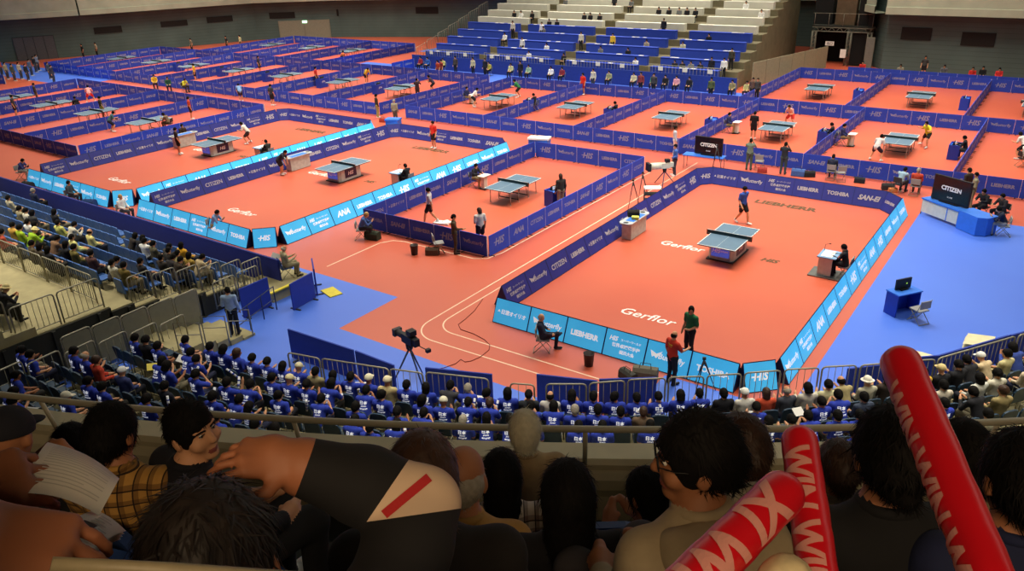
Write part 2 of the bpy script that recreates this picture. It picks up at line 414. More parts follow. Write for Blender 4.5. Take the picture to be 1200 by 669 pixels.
def head_prims(c, Rm, s=1.0, face=False, ears=True, k=.018):
    c = np.array(c, float)
    L = lambda x, y, z: c + Rm @ (np.array([x, y, z]) * s)
    p = [ell(L(0, -.008, .02), np.array((.076, .096, .1)) * s, 0, k, Rm), ell(L(0, .018, -.035), np.array((.062, .076, .085)) * s, 0, k, Rm),
         cap(L(0, .088, .012), L(0, .104, -.022), .011 * s, .015 * s, 0, .012)]
    if ears:
        for sx in (-1, 1): p.append(ell(L(sx * .08, -.008, -.012), np.array((.013, .022, .034)) * s, 0, .008, Rm))
    if face:
        p += [ell(L(0, .078, -.068), np.array((.026, .018, .012)) * s, 5, .006, Rm), ell(L(0, .066, -.1), np.array((.03, .024, .02)) * s, 0, .02, Rm)]
        for sx in (-1, 1):
            p += [cap(L(sx * .018, .084, .034), L(sx * .05, .074, .034), .007 * s, .007 * s, 0, .012), ell(L(sx * .043, .062, -.03), np.array((.028, .026, .026)) * s, 0, .02, Rm)]
    return p
def body_prims(P, sleeve='short', legs='long', fem=False, vox=.022, hands=True, face=False):
    g = {k: np.array(v, float) for k, v in P.items() if k != 'hr'}; Rm = head_rot(*P['hr'])
    up = g['neck'] - g['pelvis']; up /= np.linalg.norm(up); sh = g['sR'] - g['sL']; sh /= np.linalg.norm(sh)
    fl = (1.0, 1.45, 1.0)
    pr = [cap(mid(g['pelvis'], g['chest'], .25), mid(g['chest'], g['neck'], .25), .155, .165, 1, .05, fl),
          cap(g['sL'] - up * .02, g['sR'] - up * .02, .066, .066, 1, .06), cap(mid(g['chest'], g['neck'], .5), mid(g['chest'], g['neck'], .9), .1, .07, 1, .05, (1, 1.2, 1)),
          cap(g['pelvis'], mid(g['pelvis'], g['chest'], .3), .15, .15, 1, .04, (1, 1.35, 1)),
          cap(g['pL'], g['pR'], .105, .105, 2, .05), cap(mid(g['neck'], g['chest'], .1), mid(g['neck'], g['head'], .6), .056, .05, 0, .03)]
    pr += head_prims(g['head'], Rm, 1.0, face)
    for q in 'LR':
        s, e, w, h = g['s' + q], g['e' + q], g['w' + q], g['h' + q]
        if sleeve == 'long': pr += [cap(s, e, .064, .052, 1, .04), cap(e, mid(e, w, .95), .05, .04, 1, .02)]
        elif sleeve == 'none': pr += [cap(s, e, .05, .042, 0, .03), cap(e, w, .042, .03, 0, .02)]
        else: pr += [cap(s, mid(s, e, .72), .066, .066, 1, .04), cap(mid(s, e, .7), e, .046, .042, 0, .01), cap(e, w, .042, .03, 0, .02)]
        d = h - w; d /= np.linalg.norm(d)
        if hands == 'full':
            n = np.cross(d, sh) if abs(d @ sh) < .9 else np.array([0, 1.0, 0])
            pr += hand_prims(w, d, -n if n[2] < 0 else n, 1 if q == 'L' else -1, .55)
        else:
            pr += [cap(w, w + d * .085, .03, .034, 0, .015), cap(w + d * .085, w + d * .15, .03, .02, 0, .012)]
            t = np.cross(d, np.array([0, 0, 1.0])); t = t / (np.linalg.norm(t) + 1e-6) * (1 if q == 'L' else -1)
            pr.append(cap(w + d * .03 + t * .02, w + d * .09 + t * .045, .015, .012, 0, .01))
        p, kk, a, t = g['p' + q], g['k' + q], g['a' + q], g['t' + q]
        if legs == 'long': pr += [cap(p, kk, .1, .072, 2, .04), cap(kk, a, .068, .055, 2, .03)]
        elif legs == 'short': pr += [cap(p, mid(p, kk, .7), .105, .1, 2, .04), cap(mid(p, kk, .6), kk, .072, .058, 0, .01), cap(kk, mid(kk, a, .35), .056, .06, 0, .02), cap(mid(kk, a, .35), a, .06, .036, 0, .02)]
        else: pr += [cap(p, mid(p, kk, .85), .12, .11, 2, .06), cap(kk, a, .056, .036, 0, .02)]
        hd = t - a; hd[2] = 0; hd /= np.linalg.norm(hd) + 1e-6
        pr += [cap(a - hd * .03 + (0, 0, -.04), t, .045, .04, 3, .02), cap(a + (0, 0, .02), a + (0, 0, -.04), .042, .045, 3, .02)]
    if fem: pr += [ell(g['chest'] + np.array([sx * .07, .1, .02]), (.06, .05, .06), 1, .05) for sx in (-1, 1)]
    return pr, g, Rm
_BODY = {}
def body(pose, sleeve, legs, vox=.024):
    key = (pose, sleeve, legs)
    if key not in _BODY:
        pr, g, Rm = body_prims(POSE[pose], sleeve, legs, vox=vox)
        me = blob_mesh('body', pr, vox, [SKIN, cloth((40, 60, 150)), cloth((30, 30, 36)), SHOE_K])
        _BODY[key] = (me, g, Rm)
    return _BODY[key]
# hair and hats in head space: face looks along +y
def hair_prims(kind):
    shell = [ell((0, -.012, .022), (.088, .108, .112), 0)]
    if kind == 'grey': return shell + [cap((0, -.05, -.02), (0, -.055, -.045), .072, .06, 0, .02), sub(ell((0, .125, -.05), (.1, .1, .1))), sub(ell((0, .0, -.16), (.2, .2, .1)))]
    if kind in ('short',): return shell + [cap((0, -.06, -.02), (0, -.07, -.06), .075, .05, 0, .02), sub(ell((0, .125, -.05), (.1, .1, .1))), sub(ell((0, .0, -.16), (.2, .2, .1)))]
    if kind == 'bob': return shell + [cap((0, -.03, 0), (0, -.035, -.1), .092, .085, 0, .02), sub(ell((0, .13, -.05), (.075, .12, .12))), sub(ell((0, .04, -.22), (.3, .3, .1)))]
    if kind == 'long': return shell + [cap((0, -.045, 0), (0, -.075, -.24), .09, .075, 0, .02, (1, 1.25, 1)), sub(ell((0, .14, -.05), (.075, .12, .13)))]
    if kind == 'ring': return [ell((0, -.018, -.005), (.085, .1, .085), 0), cap((0, -.05, -.02), (0, -.06, -.06), .07, .05, 0, .02), sub(ell((0, .03, .125), (.2, .2, .085))), sub(ell((0, .12, -.05), (.11, .1, .12))), sub(ell((0, .0, -.15), (.2, .2, .1)))]
    if kind == 'cap': return [ell((0, -.005, .035), (.092, .11, .1), 0), ell((0, .115, .035), (.07, .085, .012), 0, .01), sub(ell((0, 0, -.14), (.3, .3, .16)))]
    if kind == 'hat': return [ell((0, -.005, .04), (.09, .108, .1), 0, .02), ell((0, 0, .03), (.14, .155, .014), 0, .02), sub(ell((0, 0, -.1), (.085, .1, .12)))]
def add_strands(me, n, length, width, seed, flow=(0, -.25, -1.0), lift=.35, face=False):
    rr = np.random.RandomState(seed); V = np.array([v.co[:] for v in me.vertices]); tris = []
    me.calc_loop_triangles(); tr = np.array([t.vertices[:] for t in me.loop_triangles])
    A = V[tr[:, 0]]; B = V[tr[:, 1]]; C = V[tr[:, 2]]; N = np.cross(B - A, C - A); ar = np.linalg.norm(N, axis=1); N = N / np.maximum(ar, 1e-12)[:, None]
    k = rr.choice(len(tr), n, p=ar / ar.sum()); u = rr.rand(n, 2); fl = u.sum(1) > 1; u[fl] = 1 - u[fl]
    if face: k = k[~((A[k][:, 1] > .0) & (A[k][:, 2] < .075))]; n = len(k); u = u[:n]
    P = A[k] + (B[k] - A[k]) * u[:, :1] + (C[k] - A[k]) * u[:, 1:]; Nk = N[k]
    cen = V.mean(0); s = np.sign(((P - cen) * Nk).sum(1)); Nk = Nk * np.where(s == 0, 1, s)[:, None]
    f = np.array(flow) + rr.normal(0, .35, (n, 3)); f = f - Nk * (f * Nk).sum(1)[:, None]; f /= np.linalg.norm(f, axis=1)[:, None] + 1e-9
    d = f + Nk * (lift * rr.rand(n) + .05)[:, None]; d /= np.linalg.norm(d, axis=1)[:, None]
    side = np.cross(d, Nk); side /= np.linalg.norm(side, axis=1)[:, None] + 1e-9
    L = length * (.6 + .8 * rr.rand(n))[:, None]; P0 = P - Nk * .004
    M1 = P0 + d * L * .55; M2 = P0 + d * L + f * L * .25 - Nk * L * .12
    vs = np.concatenate([V, P0 + side * width, P0 - side * width, M1 + side * width * .8, M1 - side * width * .8, M2]); o = len(V)
    fs = [tuple(p.vertices) for p in me.polygons]
    for i in range(n):
        a, b, c, e, t = o + i, o + n + i, o + 2 * n + i, o + 3 * n + i, o + 4 * n + i
        fs += [(a, b, e, c), (c, e, t)]
    m2 = bpy.data.meshes.new('hair'); m2.from_pydata(vs.tolist(), [], fs)
    for m in me.materials: m2.materials.append(m)
    m2.polygons.foreach_set('use_smooth', np.ones(len(fs), bool)); m2.update()
    return m2
_HAIR = {}
def hair_mesh(kind, vox=.013):
    if (kind, vox) not in _HAIR:
        _HAIR[(kind, vox)] = blob_mesh('hair', hair_prims(kind), vox, [HAIR], 0 if kind in ('cap', 'hat') else .0012, 3)
    return _HAIR[(kind, vox)]
_PRINT = {}
def back_print(pose, sleeve, legs, lines):
    key = (pose, sleeve, legs, lines)
    if key in _PRINT: return _PRINT[key]
    me, g, _ = body(pose, sleeve, legs)
    bv = BVHTree.FromPolygons([v.co[:] for v in me.vertices], [p.vertices[:] for p in me.polygons])
    mb = MB(); c = mid(g['chest'], g['neck'], .12); a = g['neck'] - g['pelvis']; a /= np.linalg.norm(a)
    for t, dz, w, h in lines: mb.text(t, c + a * dz, (1, 0, 0), a, w, h, 0, 0, .03)
    vs = []
    for p in mb.v:
        hit = bv.ray_cast(Vector((p[0], -1.0, p[2])), Vector((0, 1, 0)))
        vs.append((p[0], (hit[0].y if hit[0] else p[1] - .1) - .008, p[2]))
    mb.v = vs
    _PRINT[key] = mb.mesh('shirt_print', [LOGO_W])
    return _PRINT[key]
PRINT = (('日本', .07, .2, .1), ('JAPAN', -.02, .2, .045), ('卓球応援団', -.085, .22, .04))
def person(loc, rz, pose, top, bottom, hair='short', hcol=None, label='', group=None, sleeve='long', legs='long', shoe=None, skin=None, scale=1.0, printed=False, paddle=False):
    me, g, Rm = body(pose, sleeve, legs)
    o = obj('person', me, None, loc, rz)
    if scale != 1: o.scale = (scale,) * 3
    swap(o, 1, top if not isinstance(top, tuple) else cloth(top)); swap(o, 2, cloth(bottom))
    if shoe: swap(o, 3, shoe)
    if skin: swap(o, 0, skin)
    if hair:
        h = obj('cap' if hair == 'cap' else 'hat' if hair == 'hat' else 'hair', hair_mesh(hair), o, g['head'])
        h.rotation_euler = Matrix(Rm.tolist()).to_euler()
        if hcol is not None: swap(h, 0, hcol if not isinstance(hcol, tuple) else cloth(hcol))
    if printed:
        obj('shirt_print', back_print(pose, sleeve, legs, PRINT), o)
    tag(o, label, 'person', group)
    if paddle:
        p = obj('table_tennis_bat', bat_mesh(), None)
        w = Vector(g['hR']) * scale; p.location = Vector(loc) + Matrix.Rotation(rz, 3, 'Z') @ w; p.rotation_euler = (1.2, .3, rz)
        tag(p, 'small bat held by the ' + ' '.join(label.split()[:11]), 'bat')
    return o
_BAT = []
def bat_mesh():
    if not _BAT:
        mb = MB(); mb.cyl((0, -.006, 0), (0, .006, 0), .014, .014, 8, 1); mb.cyl((0, 0, -.05), (0, 0, .05), .014, .012, 8, 1)
        n = 16; pts = [(.075 * math.sin(2 * PI * i / n), .13 - .082 * math.cos(2 * PI * i / n)) for i in range(n)]
        mb.extrude(pts, (0, -.006, 0), (1, 0, 0), (0, 0, 1), (0, .006, 0), 0); mb.extrude(pts, (0, 0, 0), (1, 0, 0), (0, 0, 1), (0, .006, 0), 2)
        _BAT.append(mb.mesh('table_tennis_bat', [mat('red rubber', (170, 30, 30), .6), mat('pale wood', (196, 156, 104), .6), BLACK]))
    return _BAT[0]
# ------------------------------------------------------------------ light
w = bpy.data.worlds.new('hall'); SC.world = w; w.use_nodes = True
bg = w.node_tree.nodes['Background']; bg.inputs[0].default_value = (*lin((150, 150, 132)), 1); bg.inputs[1].default_value = .03
SC.view_settings.view_transform = 'Standard'; SC.view_settings.look = 'None'; SC.view_settings.exposure = 0
LK = .47
def area(name, loc, sx, sy, e, spread=110, col=(255, 246, 226), rot=(0, 0, 0)):
    l = bpy.data.lights.new(name, 'AREA'); l.shape = 'RECTANGLE'; l.size = sx; l.size_y = sy; l.energy = e; l.color = lin(col); l.spread = math.radians(spread)
    o = bpy.data.objects.new(name, l); COL.objects.link(o); o.location = loc; o.rotation_euler = rot; l.energy = e * LK
    return o
for i, (x, y, e) in enumerate(((-1, 2, 6400), (-21, 2, 6400), (-40, 4, 6200), (-62, 6, 6000), (4, 22, 6000), (-14, 22, 6000), (-34, 24, 6000), (-56, 26, 6000), (-74, 24, 5000), (-2, 38, 4200), (-62, 38, 4200))):
    area('hall_light', (x, y, 21), 13, 8, e, 105)
area('stand_light', (-26, 42, 20), 24, 8, 4800, 90)
area('stand_light', (-26, -18, 14), 22, 4, 2900, 95)
area('stand_light', (0, -17.0, 15), 16, 3, 900, 70)
area('tier_fill_light', (13, -31.5, 14.5), 5, 3, 1050, 160, (255, 222, 176))  # unseen lamp added to brighten the near spectators and parapet
area('stand_light', (10.5, -9, 15), 6, 8, 700, 66)

# ------------------------------------------------------------------ floor
def floor_mat(name, rgb, rgb2, rough=.42, spec=.35):
    m = mat(name, rgb, rough, .05, .5, spec=spec)
    nt = m.node_tree; b = nt.nodes['Principled BSDF']; rp = nt.nodes['Color Ramp']
    rp.color_ramp.elements[0].color = (*lin(rgb2), 1); rp.color_ramp.elements[1].color = (*lin(rgb), 1)
    nt.nodes['Noise Texture'].inputs['Scale'].default_value = .22; nt.nodes['Noise Texture'].inputs['Detail'].default_value = 4
    return m
CORAL = floor_mat('coral sports flooring', (200, 95, 66), (193, 85, 60), .38, .7)
BLUEF = floor_mat('blue sports flooring', (78, 120, 226), (72, 112, 220), .4, .6)
mb = MB(); mb.quad((-130, -60, 0), (60, -60, 0), (60, 90, 0), (-130, 90, 0))
floor = struct(mb.build('floor', CORAL))
mb = MB()
for x0, y0, x1, y1 in ((-16.5, -30, -8.6, -9.95), (-8.6, -30, 1.9, -12.85), (1.9, -30, 5.5, -9.85), (5.45, -30, 45, 9.2), (-52, 28.5, -43.5, 32.3), (-43.5, 26.8, -9.6, 32.3), (-52.3, 40.7, -30, 60), (-100, 9, -68, 14)):
    mb.quad((x0, y0, .003), (x1, y0, .003), (x1, y1, .003), (x0, y1, .003))
mb.build('floor_blue_area', BLUEF, floor)
LINE = mat('pale floor line', (238, 206, 178), .5)
def fline(pts, wd=.05):
    mb = MB(); P = [np.array((*p, .006)) for p in pts]
    for i in range(len(P)):
        t = P[min(i + 1, len(P) - 1)] - P[max(i - 1, 0)]; t /= np.linalg.norm(t); n = np.array([-t[1], t[0], 0]) * wd / 2
        mb.v += [tuple(P[i] + n), tuple(P[i] - n)]
        if i: mb.f.append((2 * i - 2, 2 * i - 1, 2 * i + 1, 2 * i)); mb.m.append(0); mb.sm.append(False)
    mb.build('floor_line', LINE, floor)
def corner(cx, cy, r, a0, a1, n=12): return [(cx + r * math.cos(a0 + (a1 - a0) * i / n), cy + r * math.sin(a0 + (a1 - a0) * i / n)) for i in range(n + 1)]
fline([(-6.35, 12)] + corner(-5.35, -10.85, 1.0, PI, 1.5 * PI) + [(1.5, -11.7)])
fline([(-5.9, -3)] + corner(-5.1, -10.3, .82, PI, 1.5 * PI) + [(1.8, -11.05)])
fline([(-13.05, -9.3), (-13.05, -6.3), (-12.75, -5.75), (-12.2, -5.6), (-8.5, -5.6), (-8.0, -5.3), (-7.85, -4.5), (-7.8, 9), (-8.2, 9.4)], .06)
FLOOR_W = mat('white floor lettering', (240, 230, 225), .6, .02); FLOOR_O = mat('olive floor lettering', (92, 66, 38), .6, .05)
def floor_text(body, c, w, h, rz, m, shear=0.0):
    u = rot_z(rz) @ np.array([1, 0, 0]); v = rot_z(rz) @ np.array([0, 1, 0])
    MB().text(body, (c[0], c[1], .007), u, v, w, h, 0, shear, .012 if m is FLOOR_W else .05).build('floor_lettering', m, floor)
for cx in (-.1, -21.75, -32.6):
    floor_text('Gerflor', (cx - .1, -6.65), 2.0, .62, 0, FLOOR_W, .15)
    floor_text('LIEBHERR', (cx + .2, 7.05), 4.1, .52, 0, FLOOR_O)
    floor_text('Gerflor', (cx - 1.75, -.1), 1.9, .5, 0, FLOOR_W, .15)
    floor_text('HIS', (cx + 1.75, .2), 1.2, .36, 0, FLOOR_O, .25)
CEIL = mat('ceiling with added glow', (120, 124, 116), .9, .1, .2, emit=2.1)  # glow added to the ceiling for ambient light and floor sheen
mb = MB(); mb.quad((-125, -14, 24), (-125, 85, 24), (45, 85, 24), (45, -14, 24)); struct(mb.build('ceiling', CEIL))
mb = MB(); mb.box((5, -41, 14.9), (70, 41, .4), 0); struct(mb.build('ceiling_light_block', DARKC))  # unseen slab added to keep the ceiling glow off the upper tier
# ------------------------------------------------------------------ hall walls
WALL = striped_wall('grey green hall cladding', (84, 104, 100), .6); LEDGE = mat('pale ledge', (172, 178, 156), .8, .12, .6)
UPPER = mat('upper hall wall', (146, 154, 136), .85, .14, .4)
wp = [(-118, -40), (-103, -8), (-96, 10), (-89, 22), (-81, 41), (-72, 47.5), (-60, 52), (-36, 60), (-13, 60), (-4.5, 48), (8, 47.5), (34, 45), (60, 30)]
def wall_strip(name, i0, i1, z0, z1, off, m):
    mb = MB()
    for i in range(i0, i1):
        a, b = np.array(wp[i]), np.array(wp[i + 1]); t = (b - a) / np.linalg.norm(b - a); n = np.array([t[1], -t[0]]) * off
        mb.quad((*(a + n), z0), (*(b + n), z0), (*(b + n), z1), (*(a + n), z1))
    return struct(mb.build(name, m))
wall_strip('wall_left', 0, 4, 0, 6, 0, WALL); wall_strip('wall_back', 4, 8, 0, 6, 0, WALL); wall_strip('wall_right', 8, 12, 0, 6, 0, WALL)
wall_strip('wall_upper', 0, 12, 4.7, 20, -1.6 if False else -.6, UPPER)
mb = MB()                                                  # ledge of the upper tier
for i in range(12):
    a, b = np.array(wp[i]), np.array(wp[i + 1]); t = (b - a) / np.linalg.norm(b - a); n = np.array([t[1], -t[0]])
    for (o0, z0, o1, z1) in ((0, 4.72, 1.3, 4.72), (1.3, 4.72, 1.3, 5.3), (1.3, 5.3, 1.22, 5.32), (1.22, 5.32, 1.22, 9.0), (1.22, 9.0, -.6, 9.0)):
        mb.quad((*(a + n * o0), z0), (*(b + n * o0), z0), (*(b + n * o1), z1), (*(a + n * o1), z1))
struct(mb.build('trim_1', LEDGE))
def seg_frame(i):
    a, b = np.array(wp[i]), np.array(wp[i + 1]); t = (b - a) / np.linalg.norm(b - a); n = np.array([t[1], -t[0]])
    return np.array([*a, 0.0]), np.array([*t, 0.0]), np.array([*n, 0.0])
VENT = mat('dark louvre', (30, 31, 28), .8)
def wall_box(i, px0, py0, px1, py1, name, m, depth=.06, frame=None):
    a, t, n = seg_frame(i)
    p0, p1 = hit_plane(px0, py1, a + n * depth, n), hit_plane(px1, py0, a + n * depth, n)
    s0, s1 = (p0 - a) @ t, (p1 - a) @ t; z0, z1 = p0[2], p1[2]
    if s1 < s0: s0, s1 = s1, s0
    c = a + t * (s0 + s1) / 2 + n * (depth / 2 + .01); rz = math.atan2(t[1], t[0])
    mb = MB(); mb.box((c[0], c[1], (z0 + z1) / 2), (s1 - s0, depth, abs(z1 - z0)), 0, rz)
    if frame:
        for q in range(frame[0]):
            mb.box((*(c + t * ((s1 - s0) * ((q + .5) / frame[0] - .5)) + n * depth * .6)[:2], (z0 + z1) / 2), ((s1 - s0) / frame[0] * .93, .04, abs(z1 - z0) * .96), 1, rz)
    return struct(mb.build(name, [m] + ([frame[1]] if frame else [])))
for k, (i, a, b, c, d) in enumerate(((3, 111, 30, 142, 40), (3, 189, 23, 219, 32), (3, 243, 18, 272, 27), (4, 316, 14, 345, 22), (5, 367, 11, 396, 19), (6, 437, 9, 464, 17), (6, 485, 8, 513, 16), (9, 1055, 33, 1093, 46), (9, 1125, 39, 1168, 53), (10, 1230, 46, 1270, 60))):
    wall_box(i, a, b, c, d, 'window_%d' % (k + 1), VENT)
GATE = mat('pale grey door', (128, 128, 112), .6); SHUT = mat('slate shutter', (84, 88, 92), .6)
wall_box(4, 329, 22.5, 386, 48, 'door_1', GATE, .08, (2, mat('door leaf', (138, 138, 120), .6)))
wall_box(2, 22, 41, 62, 74, 'door_2', mat('shutter groove', (58, 62, 66), .7), .1, (4, SHUT))
wall_box(9, 1010, 44, 1026, 84, 'door_3', GATE, .08, (1, mat('grey door leaf', (112, 114, 106), .6)))
EXITG = mat('green exit light', (170, 245, 190), .5, emit=3.0)
for px, py in ((357, 25.5),):
    a, t, n = seg_frame(4); p = hit_plane(px, py, a + n * .12, n)
    mb = MB(); mb.box(p, (.62, .1, .3), 0, math.atan2(t[1], t[0])); e = mb.build('exit_sign', EXITG)
    tag(e, 'small glowing green exit light above the pale double door', 'sign')

# ------------------------------------------------------------------ far stand with press desks under blue and white cloths
FS_Y, FS_Z, FS_D, FS_R = 32.3, .75, 1.62, .53
def fs_row(k): return FS_Y + FS_D * k, FS_Z + FS_R * k
mb = MB()
for k in range(13):
    y, z = fs_row(k); x0 = -45.2 - .25 * k if k < 5 else -46.4; x1 = -12.2 - .12 * k
    x0 = -44.6 + .12 * k
    mb.box(((x0 + x1) / 2, y + FS_D / 2, z / 2), (x1 - x0, FS_D, z), 0)
struct(mb.build('floor_far_stand', mat('stand grey', (112, 104, 80), .85, .15, 1.2)))
mb = MB(); mb.box((-28.2, FS_Y - .75, .62), (33.4, .1, 1.25), 0); struct(mb.build('trim_2', mat('blue fascia', (30, 52, 132), .7, .08)))
BLUEC = mat('blue table cloth', (42, 70, 178), .8, .06, 1.2); WHITEC = mat('white cover cloth', (222, 220, 206), .8, .05, 1.2); PAPER = mat('white paper', (236, 234, 226), .7, .03)
segs = [(-44, -37.6), (-36.4, -29.0), (-27.6, -20.6), (-19.3, -12.9)]
fs_desks = []
for k in range(12):
    y, z = fs_row(k); white = k >= 5
    for si, (a, b) in enumerate(segs):
        sh = .12 * k - (1.1 if white else 0)
        a2, b2 = a + (.12 * k), b + (.12 * k if si < 3 else -.1 * k)
        if k < 2 and si == 3: b2 -= .6
        mb = MB(); L = b2 - a2
        if white: mb.box(((a2 + b2) / 2, y + .5, z + .3), (L, .55, .66), 0)
        else:
            mb.box(((a2 + b2) / 2, y + .5, z + .37), (L, .5, .74), 0); mb.box(((a2 + b2) / 2, y + .5, z + .75), (L + .06, .6, .02), 0)
        d = mb.build('covered_bench' if white else 'press_desk', WHITEC if white else BLUEC)
        tag(d, ('white covered seating row' if white else 'long blue cloth desk') + ', %s step of far stand, %s block from left' % (ordn(k + 1), ordn(si + 1)), 'bench' if white else 'desk', None)
        fs_desks.append((a2, b2, y, z, k, si))
        if not white:
            for q in range(3):
                px = RN.uniform(a2 + .5, b2 - .5); mb = MB(); mb.box((0, 0, .015), (RN.uniform(.3, .6), .24, .03), 0, RN.uniform(-.3, .3))
                e = mb.build('paper_pile', PAPER, None, (px, y + .48, z + .762))
                tag(e, 'white papers, %s pile on the blue desk, %s step, %s block of far stand' % (ordn(q + 1), ordn(k + 1), ordn(si + 1)), 'papers', 'papers on the press desks')
# name card rail in front of the first desks
cardn = 0
for si, (a, b) in enumerate(segs):
    y, z = fs_row(0); n = max(2, int((b - a) / 1.8)); mb = MB()
    mb.tube([(a, y - .05, z + 1.0), (b, y - .05, z + 1.0)], .03, 6); mb.tube([(a, y - .05, z + .12), (b, y - .05, z + .12)], .025, 6)
    for i in range(int((b - a) / .3) + 1): mb.cyl((a + .3 * i, y - .05, z), (a + .3 * i, y - .05, z + 1.0), .018, None, 5)
    r = mb.build('guard_rail', CHROME); tag(r, 'grey bar railing before the far stand, %s of four from its left end' % ordn(si + 1), 'railing')
    for i in range(n):
        if si == 3 and i > 2: continue
        mb = MB(); mb.box((a + (b - a) * (i + .5) / n, y - .1, z + .72), (.42, .02, .32), 0)
        e = mb.build('name_card', PAPER); cardn += 1
        tag(e, 'blank looking white card, %s from the left along the far stand railing' % ordn(cardn), 'sign', 'white cards on the railing')
for k in range(7):                                         # stepped side railing on the left end
    y, z = fs_row(k); x = -45.0 + .12 * k; mb = MB()
    mb.tube([(x, y, z), (x, y, z + 1.05), (x, y + FS_D, z + 1.05 + FS_R * .6), (x, y + FS_D, z)], .025, 6)
    for i in range(4): mb.cyl((x, y + .3 + .35 * i, z), (x, y + .3 + .35 * i, z + 1.1 + .1 * i), .015, None, 5)
    e = mb.build('side_rail', CHROME); tag(e, 'grey stair railing on left end of the far stand, %s step' % ordn(k + 1), 'railing')
# pale hoarding on the right of the far stand
HOARD = mat('pale hoarding board', (142, 138, 112), .8, .08)
for i in range(6):
    a = np.array((-11.6 + .45 * i, 35.2 + 1.95 * i)); b = np.array((-11.6 + .45 * (i + 1), 35.2 + 1.95 * (i + 1)))
    t = b - a; mb = MB(); mb.box((*((a + b) / 2), .95), (np.linalg.norm(t) - .05, .06, 1.9), 0, math.atan2(t[1], t[0]))
    e = mb.build('hoarding_board', HOARD); tag(e, 'pale grey hoarding board beside the far stand, %s from its near end' % ordn(i + 1), 'hoarding')
# camera tower with truss gate by the back wall
TRUSS = mat('worn grey truss', (120, 116, 102), .6, .3, 6, metal=.3); BLACKC = mat('black drape', (16, 16, 15), .9)
t = empty('camera_tower', (-8.6, 48.6, 0)); tag(t, 'black camera tower on a grey truss gate by the back wall', 'tower')
mb = MB()
for x in (-2.1, 1.0, 2.7):
    for dx in (-.16, .16):
        for dy in (-.16, .16): mb.cyl((x + dx, dy, 0), (x + dx, dy, 3.0), .035, None, 6)
    for z in range(9):
        s = 1 if z % 2 else -1
        for dy in (-.16, .16): mb.cyl((x - .16 * s, dy, z / 3), (x + .16 * s, dy, (z + 1) / 3), .022, None, 5)
for z in (2.95, 3.3):
    for dy in (-.16, .16): mb.cyl((-2.3, dy, z), (2.9, dy, z), .035, None, 6)
for i in range(15):
    s = i % 2
    mb.cyl((-2.3 + .345 * i, -.16, 2.95 + .35 * s), (-2.3 + .345 * (i + 1), -.16, 3.3 - .35 * s), .022, None, 5)
mb.build('truss_gate', TRUSS, t)
mb = MB(); mb.box((.3, 1.3, 3.4), (5.4, 2.6, .12), 0); mb.build('platform', DARKC, t)
mb = MB(); mb.box((-2.1, 1.5, 1.5), (.06, 2.4, 3), 0); mb.box((2.8, 1.5, 1.5), (.06, 2.4, 3), 0); mb.box((-.9, 2.4, 1.5), (2.2, .06, 3.0), 0); mb.box((1.9, .3, 1.5), (1.5, .06, 2.9), 0); mb.build('drape', BLACKC, t)
for c_, s_ in (((-1.7, 1.6, 4.6), (1.6, 1.6, 2.3)), ((1.9, 1.2, 4.9), (.9, 1.8, 3.2)), ((2.6, .2, 4.6), (.35, .35, 2.6))): mb = MB(); mb.box(c_, s_, 0); mb.build('equipment_rack', BLACKC, t)
mb = MB(); mb.box((.35, .7, 5.0), (1.7, .8, 3.0), 0); mb.build('wood_cabin', mat('brown panel', (88, 74, 54), .7, .2, 2), t)
mb = MB()
for i in range(5): mb.cyl((-2.2 + i * 1.25, 0, 3.45), (-2.2 + i * 1.25, 0, 4.5), .03, None, 5)
mb.tube([(-2.4, 0, 4.5), (2.9, 0, 4.5)], .03, 5); mb.build('railing', TRUSS, t)
mb = MB(); mb.box((-.55, -.1, 1.95), (.75, .03, .36), 0); mb.text('出口', (-.55, -.12, 1.95), (1, 0, 0), (0, 0, 1), .5, .26, 1); e = mb.build('notice_sheet', [PAPER, BLACK], None, (-8.6, 48.35, .0)); tag(e, 'small white sign hanging in the dark truss gate', 'sign')
mb = MB(); mb.box((.75, -.22, 1.15), (.5, .03, .75), 0); e = mb.build('notice_sheet', PAPER, None, (-8.6, 48.3, .0)); tag(e, 'white sheet taped to the middle truss leg of the gate', 'sign')
